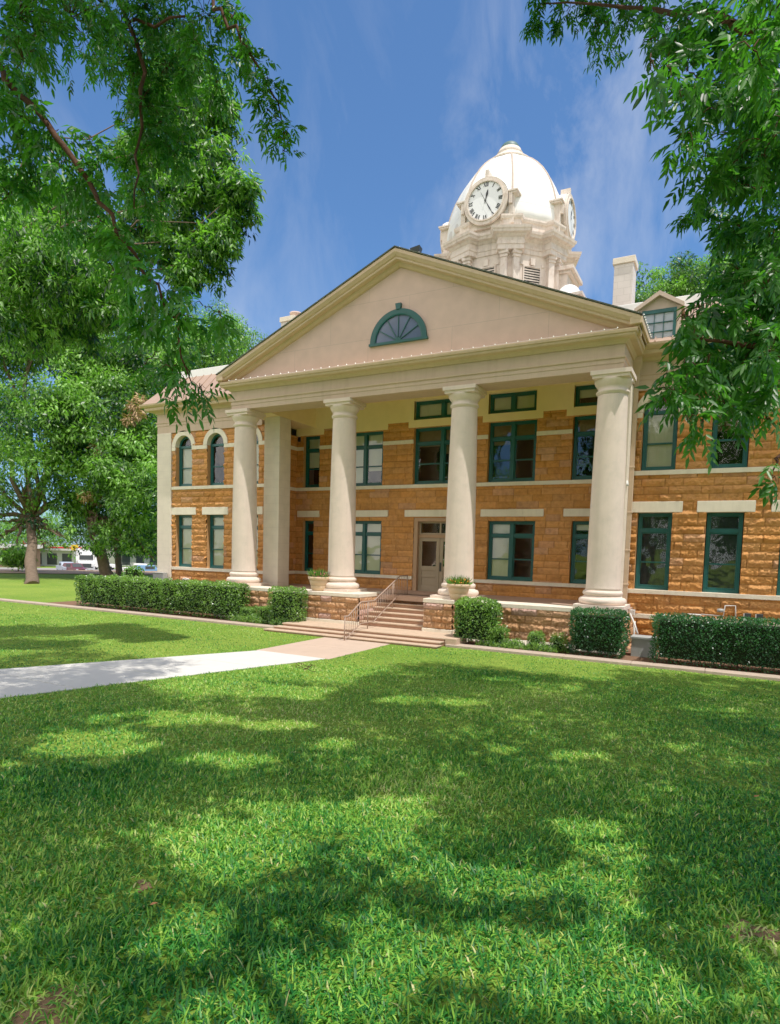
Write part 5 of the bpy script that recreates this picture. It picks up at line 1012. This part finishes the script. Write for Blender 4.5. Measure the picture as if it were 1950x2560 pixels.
# streaky shade on the left lawn
canopy('pecan_tree', (-9, -15.5, GZ), 'pecan tree left of the view that shades the walk', 260, (-4.6, -.6, -12.0, -8.2, lambda x, y: rng.random(len(x)) < .8), 5, .98, .2, (.3, 5), [(-3, -11, 6), (-5, -12, 6)], lit=False)
for i, (x, y, r_) in enumerate([(-6, -40, 5), (2, -44, 5), (12, -42, 6), (22, -38, 5), (28, -26, 5), (-16, -34, 5)]):
    far_tree('park_tree', (x, y, GZ), 5, .35, [(x, y, 6, r_), (x+2.4, y+1, 8, r_*.8), (x-2.6, y, 7, r_*.8), (x, y+2, 4, r_*.7)], ['park tree far behind the viewpoint, second from the left', 'park tree behind the viewpoint, third from the left', 'park tree directly behind the viewpoint', 'park tree behind the viewpoint to the right', 'park tree far off to the right of the viewpoint', 'park tree behind the viewpoint, farthest left'][i], 5000, .6, LEAF_M, group='park trees behind the viewpoint')

# hedges -----------------------------------------------------------------------------------------
def hedge(name, x0, x1, y0, y1, z0, z1, label, mat_=None, dens=900, L=.05, round_=.10, cat='hedge', group=None, bright=.5, tops=.3, feet=True):
    cx, cy = (x0+x1)/2, (y0+y1)/2; t = empty(name, (cx, cy, z0), label=label, cat=cat, group=group); hx, hy, hz = (x1-x0)/2, (y1-y0)/2, (z1-z0)
    A = [(2*hx*hz, 0), (2*hy*hz, 1), (4*hx*hy, 2)]; P = []; Nn = []
    for fi, (ar, sgn) in {'f': (2*hx*hz, -1), 'b': (2*hx*hz, 1), 'l': (2*hy*hz, -1), 'r': (2*hy*hz, 1), 't': (4*hx*hy, 1)}.items():
        n = int(ar*dens); a = rng.uniform(-1, 1, n); b_ = rng.uniform(0, 1, n)
        if fi in 'fb': p = np.stack([a*hx, np.full(n, sgn*hy), b_*hz], 1); nn = np.tile([0, sgn, 0], (n, 1))
        elif fi in 'lr': p = np.stack([np.full(n, sgn*hx), a*hy, b_*hz], 1); nn = np.tile([sgn, 0, 0], (n, 1))
        else: p = np.stack([a*hx, (b_*2-1)*hy, np.full(n, hz)], 1); nn = np.tile([0, 0, 1], (n, 1))
        P.append(p); Nn.append(nn)
    P = np.concatenate(P); Nn = np.concatenate(Nn).astype(float); n = len(P)
    # round the edges, taper the foot, and let the surface be lumpy
    q = P/np.array([hx, hy, hz])-np.array([0, 0, .5]); q[:, 2] *= 2
    rad = round_; inner = np.array([hx, hy, hz/2]); pc = P-np.array([0, 0, hz/2]); cl = np.clip(pc, -(inner-rad), inner-rad); dv = pc-cl; ln = np.linalg.norm(dv, axis=1, keepdims=True); pc = cl+dv/np.maximum(ln, 1e-6)*np.minimum(ln, rad); P = pc+np.array([0, 0, hz/2])
    lump = (vnoise(P[:, 0]*1.0+P[:, 1]+40, P[:, 2]+40, 3, .34)-.5)*.16+(vnoise(P[:, 0]+P[:, 1]*1.3+40, P[:, 2]+20, 4, .12)-.5)*.08
    foot = np.clip(1-P[:, 2]/(hz*.45), 0, 1); P = P+Nn*(lump-rng.random(n)**2*.12)[:, None]; P[:, 1] -= np.sign(P[:, 1])*foot*hy*.18
    keep = rng.random(n) > foot*.35; P = P[keep]; Nn = Nn[keep]; n = len(P)
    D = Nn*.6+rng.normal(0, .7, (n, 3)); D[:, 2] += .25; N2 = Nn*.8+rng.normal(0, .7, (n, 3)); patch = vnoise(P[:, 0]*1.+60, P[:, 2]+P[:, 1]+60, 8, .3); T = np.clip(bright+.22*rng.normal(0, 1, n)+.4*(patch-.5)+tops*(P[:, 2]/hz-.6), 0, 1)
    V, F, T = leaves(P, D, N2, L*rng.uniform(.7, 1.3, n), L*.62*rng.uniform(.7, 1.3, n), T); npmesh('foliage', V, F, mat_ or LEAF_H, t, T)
    m = MB(); s_ = .86; m.add([(sx*(hx-.13-(1-f)*.12), sy*(hy-.13)*f, z) for z, f in ((hz*.12, .72), (hz*.5, 1), (hz-.12, 1)) for sx, sy in ((-1, -1), (1, -1), (1, 1), (-1, 1))], [(0, 1, 5, 4), (1, 2, 6, 5), (2, 3, 7, 6), (3, 0, 4, 7), (4, 5, 9, 8), (5, 6, 10, 9), (6, 7, 11, 10), (7, 4, 8, 11), (8, 9, 10, 11), (3, 2, 1, 0)])  # near-black solid core stands in for the dark inside of the hedge
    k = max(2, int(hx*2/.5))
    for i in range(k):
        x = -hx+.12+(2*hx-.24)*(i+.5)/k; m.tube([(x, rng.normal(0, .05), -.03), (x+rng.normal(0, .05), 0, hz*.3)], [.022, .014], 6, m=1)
    m.build('core_and_stems', [CORE, BARK], t); return t
hedge('hedge', -13.95, -9.25, -1.65, -.75, -1.25, -.02, 'long clipped green hedge at the far left end of the building', L=.062, dens=800)
hedge('hedge', -9.2, -5.45, -1.60, -.78, -1.25, .00, 'clipped green hedge in front of the leftmost column', L=.06, dens=850)
hedge('hedge', -3.93, -2.78, -1.75, -1.05, -1.25, -.02, 'upright block of clipped hedge left of the steps', L=.055, dens=1000)
hedge('bush', 2.68, 3.92, -1.75, -.95, -1.25, .02, 'rounded bright green bush right of the steps', L=.06, dens=1000, round_=.30, cat='bush')
hedge('hedge', 5.93, 7.28, -1.70, -.85, -1.25, -.10, 'dark green clipped hedge under the rightmost column', LEAF_HD, L=.05, dens=1200, bright=.4)
hedge('hedge', 7.95, 13.2, -1.75, -.85, -1.25, -.08, 'long dark hedge along the right wing to the frame edge', LEAF_HD, L=.05, dens=1100, bright=.4)
for i, (x0, x1, z1, lb_, mt_) in enumerate([(3.70, 4.18, -.70, 'small rounded shrub touching the large bush right of the steps', None), (4.75, 5.2, -.76, 'small green shrub midway along the right planting bed', None), (5.36, 5.82, -.76, 'small shrub with pale orange tips beside the dark hedge', LEAF_P),
                                      (-4.60, -3.98, -.66, 'low boxy shrub tucked against the left hedge block', None), (-5.35, -4.72, -.74, 'low shrub spreading between the two left hedges', None)]):
    o_ = hedge('shrub', x0, x1, -1.55, -1.05, -1.26, z1, lb_, None, L=.042, dens=1500, round_=.18, cat='shrub')
    if mt_ is not None:
        n = 260; P = rng.uniform(-1, 1, (n, 3))*np.array([.22, .24, .06])+np.array([0, 0, .47]); V, F, T = leaves(P, rng.normal(0, 1, (n, 3)), rng.normal(0, 1, (n, 3)), np.full(n, .04), np.full(n, .03), rng.random(n)); npmesh('pale_tips', V, F, LEAF_P, o_, T)
def cover(x0, x1, y0, y1, n, label, zt=.2, mat_=None):
    C = np.stack([rng.uniform(x0, x1, n), rng.uniform(y0, y1, n), np.full(n, -1.26)], 1); hgt = vnoise(C[:, 0]+70, C[:, 1]+70, 12, .25); C = C[hgt > .3]; hgt = hgt[hgt > .3]; C[:, 2] += rng.random(len(C))*zt*hgt*1.3; n = len(C)
    D = rng.normal(0, .8, (n, 3)); D[:, 2] += .8; V, F, T = leaves(C, D, rng.normal(0, 1, (n, 3)), .05+.07*rng.random(n), .02+.02*rng.random(n), np.clip(.5+.25*rng.normal(0, 1, n), 0, 1)); tag(npmesh('ground_cover', V, F, mat_ or LEAF_H, None, T), label, 'ground cover', kind='stuff')
cover(3.4, 5.9, -1.7, -1.15, 3200, 'leafy low ground cover along the right planting bed')
cover(-5.6, -2.8, -1.75, -1.1, 4500, 'leafy ground cover between the left hedges', .28)
# yuccas beyond the left corner
for i, (x, y, s_, lb_) in enumerate([(-14.6, 1.2, 1.0, 'spiky pale green yucca behind the left hedge'), (-13.4, .6, .8, 'smaller yucca nearer the left corner of the building')]):
    t = empty('yucca', (x, y, GZ), label=lb_, cat='plant'); n = 46; a = rng.random(n)*2*pi; e = rng.uniform(.15, 1.3, n); Vs = []; Fs = []; Ts = []
    for k in range(n):
        L_ = s_*rng.uniform(.9, 1.35); P = []
        for j in range(6): f = j/5; P.append(np.array([cos(a[k])*cos(e[k])*L_*f, sin(a[k])*cos(e[k])*L_*f, .45+sin(e[k])*L_*f-.55*f*f*L_*(1.2-e[k]*.7)]))
        sd = np.array([-sin(a[k]), cos(a[k]), 0]); wv = [.03, .05, .055, .045, .03, .003]; b0 = len(Vs)*2 if False else sum(len(v) for v in Vs); Vs.append(np.array([p+sg*sd*w_*s_ for p, w_ in zip(P, wv) for sg in (-1, 1)])); Fs.append(np.array([[2*j, 2*j+1, 2*j+3, 2*j+2] for j in range(5)])+b0); Ts.append(np.full(12, .3+.6*rng.random()))
    npmesh('leaves', np.concatenate(Vs), np.concatenate(Fs), YUC, t, np.concatenate(Ts)); m = MB(); m.tube([(0, 0, -.05), (.02, 0, .5)], [.09, .07], 8); m.build('stem', BARK, t)
hedge('bush', -13.2, -12.75, .0, .9, -1.25, .35, 'loose dark bush beside the left corner pilaster', LEAF_M, L=.09, dens=260, round_=.2, cat='bush')

# =================================================================== STREET BEYOND
def at_street(u, d): p = W(u, 1400, d); return float(p[0]), float(p[1]), float(terrain_z(p[0], p[1]))+.05
yaw_view = CAM['yaw']+math.atan((CAM['px']-130)/CAM['f'])
def vehicle(name, u, d, label, cat, paint, kind, rot=0., group=None):
    x, y, z = at_street(u, d); t = empty(name, (x, y, z), label=label, cat=cat, group=group); t.rotation_euler = (0, 0, yaw_view+rot); g = DARKM; TY_ = MATS.get('tyre') or mat('tyre', (.02, .02, .02), .9); CH = MATS.get('chrome') or mat('chrome', (.5, .5, .5), .3, .5)
    def body(prof, w_, name_='body', m_=None):
        m = MB(); n = len(prof); m.add([(sx*w_/2*(.92 if z_ > prof[0][1]+.75 and kind != 'truck' else 1), y_, z_) for sx in (-1, 1) for y_, z_ in prof], [tuple(range(n)), tuple(range(n, 2*n))[::-1]]+[(k, n+k, n+(k+1) % n, (k+1) % n) for k in range(n)]); return m.build(name_, m_ or paint, t, .04)
    if kind == 'truck':
        body([(-1.2, .6), (-1.25, 1.5), (.2, 1.75), (.35, 2.9), (1.2, 3.3), (2.6, 3.5), (2.6, .6)], 2.3); m = MB(); m.box(-1.0, 1.0, .12, .16, 1.95, 2.7); o = m.build('windscreen', DARKM, t); MB().box(-.65, .65, -1.33, -1.27, .75, 1.4).build('grille', DARKM, t); MB().box(-1.15, 1.15, -1.42, -1.26, .42, .68).build('bumper', CH, t)
        for sx in (-1, 1): MB().box(*sorted((sx*.75, sx*1.05)), -1.34, -1.26, .85, 1.1).build('headlight', CH, t); MB().box(*sorted((sx*1.2, sx*1.5)), .1, .2, 1.8, 2.5).build('mirror', paint, t)
        wl = [(-.9, .5), (1.9, .5)]
        MB().box(-1.25, 1.25, 2.8, 9, 1.1, 3.7).build('trailer', WHITE, t)
    elif kind == 'pickup':
        body([(-2.5, .45), (-2.55, 1.0), (-1.2, 1.1), (-.6, 1.7), (.8, 1.72), (.95, 1.12), (2.6, 1.1), (2.6, .45)], 1.8); wl = [(-1.6, .36), (1.6, .36)]
    else:
        body([(-2.2, .4), (-2.25, .9), (-1.1, 1.05), (-.5, 1.62), (1.7, 1.62), (2.15, 1.05), (2.2, .4)], 1.75); wl = [(-1.35, .33), (1.35, .33)]
    if kind != 'truck':
        m = MB(); m.add([(-.72, -1.12, 1.08), (.72, -1.12, 1.08), (.64, -.58, 1.58), (-.64, -.58, 1.58)], [(0, 1, 2, 3)]); m.build('windscreen', DARKM, t, fix=False)
        for sx in (-1, 1): m = MB(); m.box(*sorted((sx*.80, sx*.89)), -.6, .7, 1.08, 1.5); m.build('side_window', DARKM, t); MB().box(*sorted((sx*.5, sx*.8)), -2.3, -2.2, .65, .85).build('headlight', CH, t)
    for yy, r_ in wl:
        for sx in (-1, 1): w_ = MB(); w_.tube([(sx*.62, yy, r_), (sx*.9, yy, r_)], r_, 16); w_.build('wheel', TY_, t)
    return t
vehicle('semi_truck', 216, 100, 'white lorry cab facing the lawn on the street', 'truck', WHITE, 'truck')
vehicle('parked_car', 186, 92, 'dark maroon car beside the white lorry', 'car', mat('maroon_paint', (.12, .02, .03), .3, .5), 'car', .4)
vehicle('pickup_truck', 166, 94, 'silver blue pickup left of the maroon car', 'pickup truck', mat('silver_paint', (.35, .4, .48), .3, .5), 'pickup', .2)
vehicle('pickup_truck', 352, 96, 'white pickup seen through the bushes near the building corner', 'pickup truck', WHITE, 'pickup', 1.2)
vehicle('parked_car', 377, 92, 'pale blue car right beside the left corner of the building', 'car', mat('blue_paint', (.15, .3, .5), .3, .5), 'car', 1.4)
vehicle('parked_car', 258, 112, 'white car parked far behind the leaning trunk', 'car', MATS['white_metal_paint'], 'car', 1.3)
SHOPW = mat('shop_white', (.52, .50, .46), .7); RED = mat('shop_red', (.62, .02, .02), .5); BRN = mat('brown_brick_shop', (.22, .13, .09), .8)
def building(u, d, w_, dp, h, label, kind, rot=.0):
    x, y, z = at_street(u, d); t = empty('shop', (x, y, z), label=label, cat='building'); t.rotation_euler = (0, 0, yaw_view+rot)
    wm = BRN if kind == 'brown' else SHOPW; m = MB(); m.box(-w_/2, w_/2, 0, dp, 0, h); m.build('wall', wm, t)
    MB().box(-w_/2-.4, w_/2+.4, -1.2, dp+.3, h, h+.7).build('canopy_roof', SHOPW, t)
    if kind == 'station':
        MB().box(-w_/2-.42, w_/2+.1, -1.24, -1.2, h+.42, h+.72).build('red_band', RED, t)
        s_ = MB().box(-w_/2+1.5, -w_/2+6.2, -1.3, -1.1, h+.9, h+1.75).build('sign_board', SHOPW, t)
        m = MB()
        for i in range(6): xx = -w_/2+1.8+i*.72; m.box(xx, xx+.16, -1.34, -1.3, h+1.05, h+1.6); m.box(xx+.16, xx+.45, -1.34, -1.3, h+(1.44 if i % 2 else 1.05), h+(1.6 if i % 2 else 1.2))
        m.build('sign_lettering', RED, s_)
    n = max(2, int(w_/2.6))
    for i in range(n): xx = -w_/2+w_*(i+.5)/n; o = MB().box(xx-.85, xx+.85, -.04, .02, .3, h-.6).build('shop_window', DARKM, t)
    return t
building(130, 122, 13, 8, 3.1, 'white roadside shop with a red sign seen between the left trunks', 'station', -.1)
building(5, 112, 12, 8, 3.4, 'brown brick shop with a pale roof edge at the left frame edge', 'brown', .1)
building(270, 150, 16, 8, 3.6, 'long pale building far behind the leaning trunk', 'white', .0)
building(350, 135, 9, 8, 4.0, 'white gabled building near the left corner of the courthouse', 'white', .3)
building(405, 140, 12, 8, 4.2, 'pale building mostly hidden by the courthouse corner', 'white', .2)
x, y, z = at_street(187, 118); t = empty('sign_pole', (x, y, z), label='tall pole with a small yellow sign by the street', cat='sign'); MB().tube([(0, 0, 0), (0, 0, 4.0)], .1, 8).build('pole', GREYM, t); MB().box(-.9, .9, -.1, .1, 3.2, 4.3).build('sign_panel', mat('yellow_sign', (.8, .5, .03), .5), t)
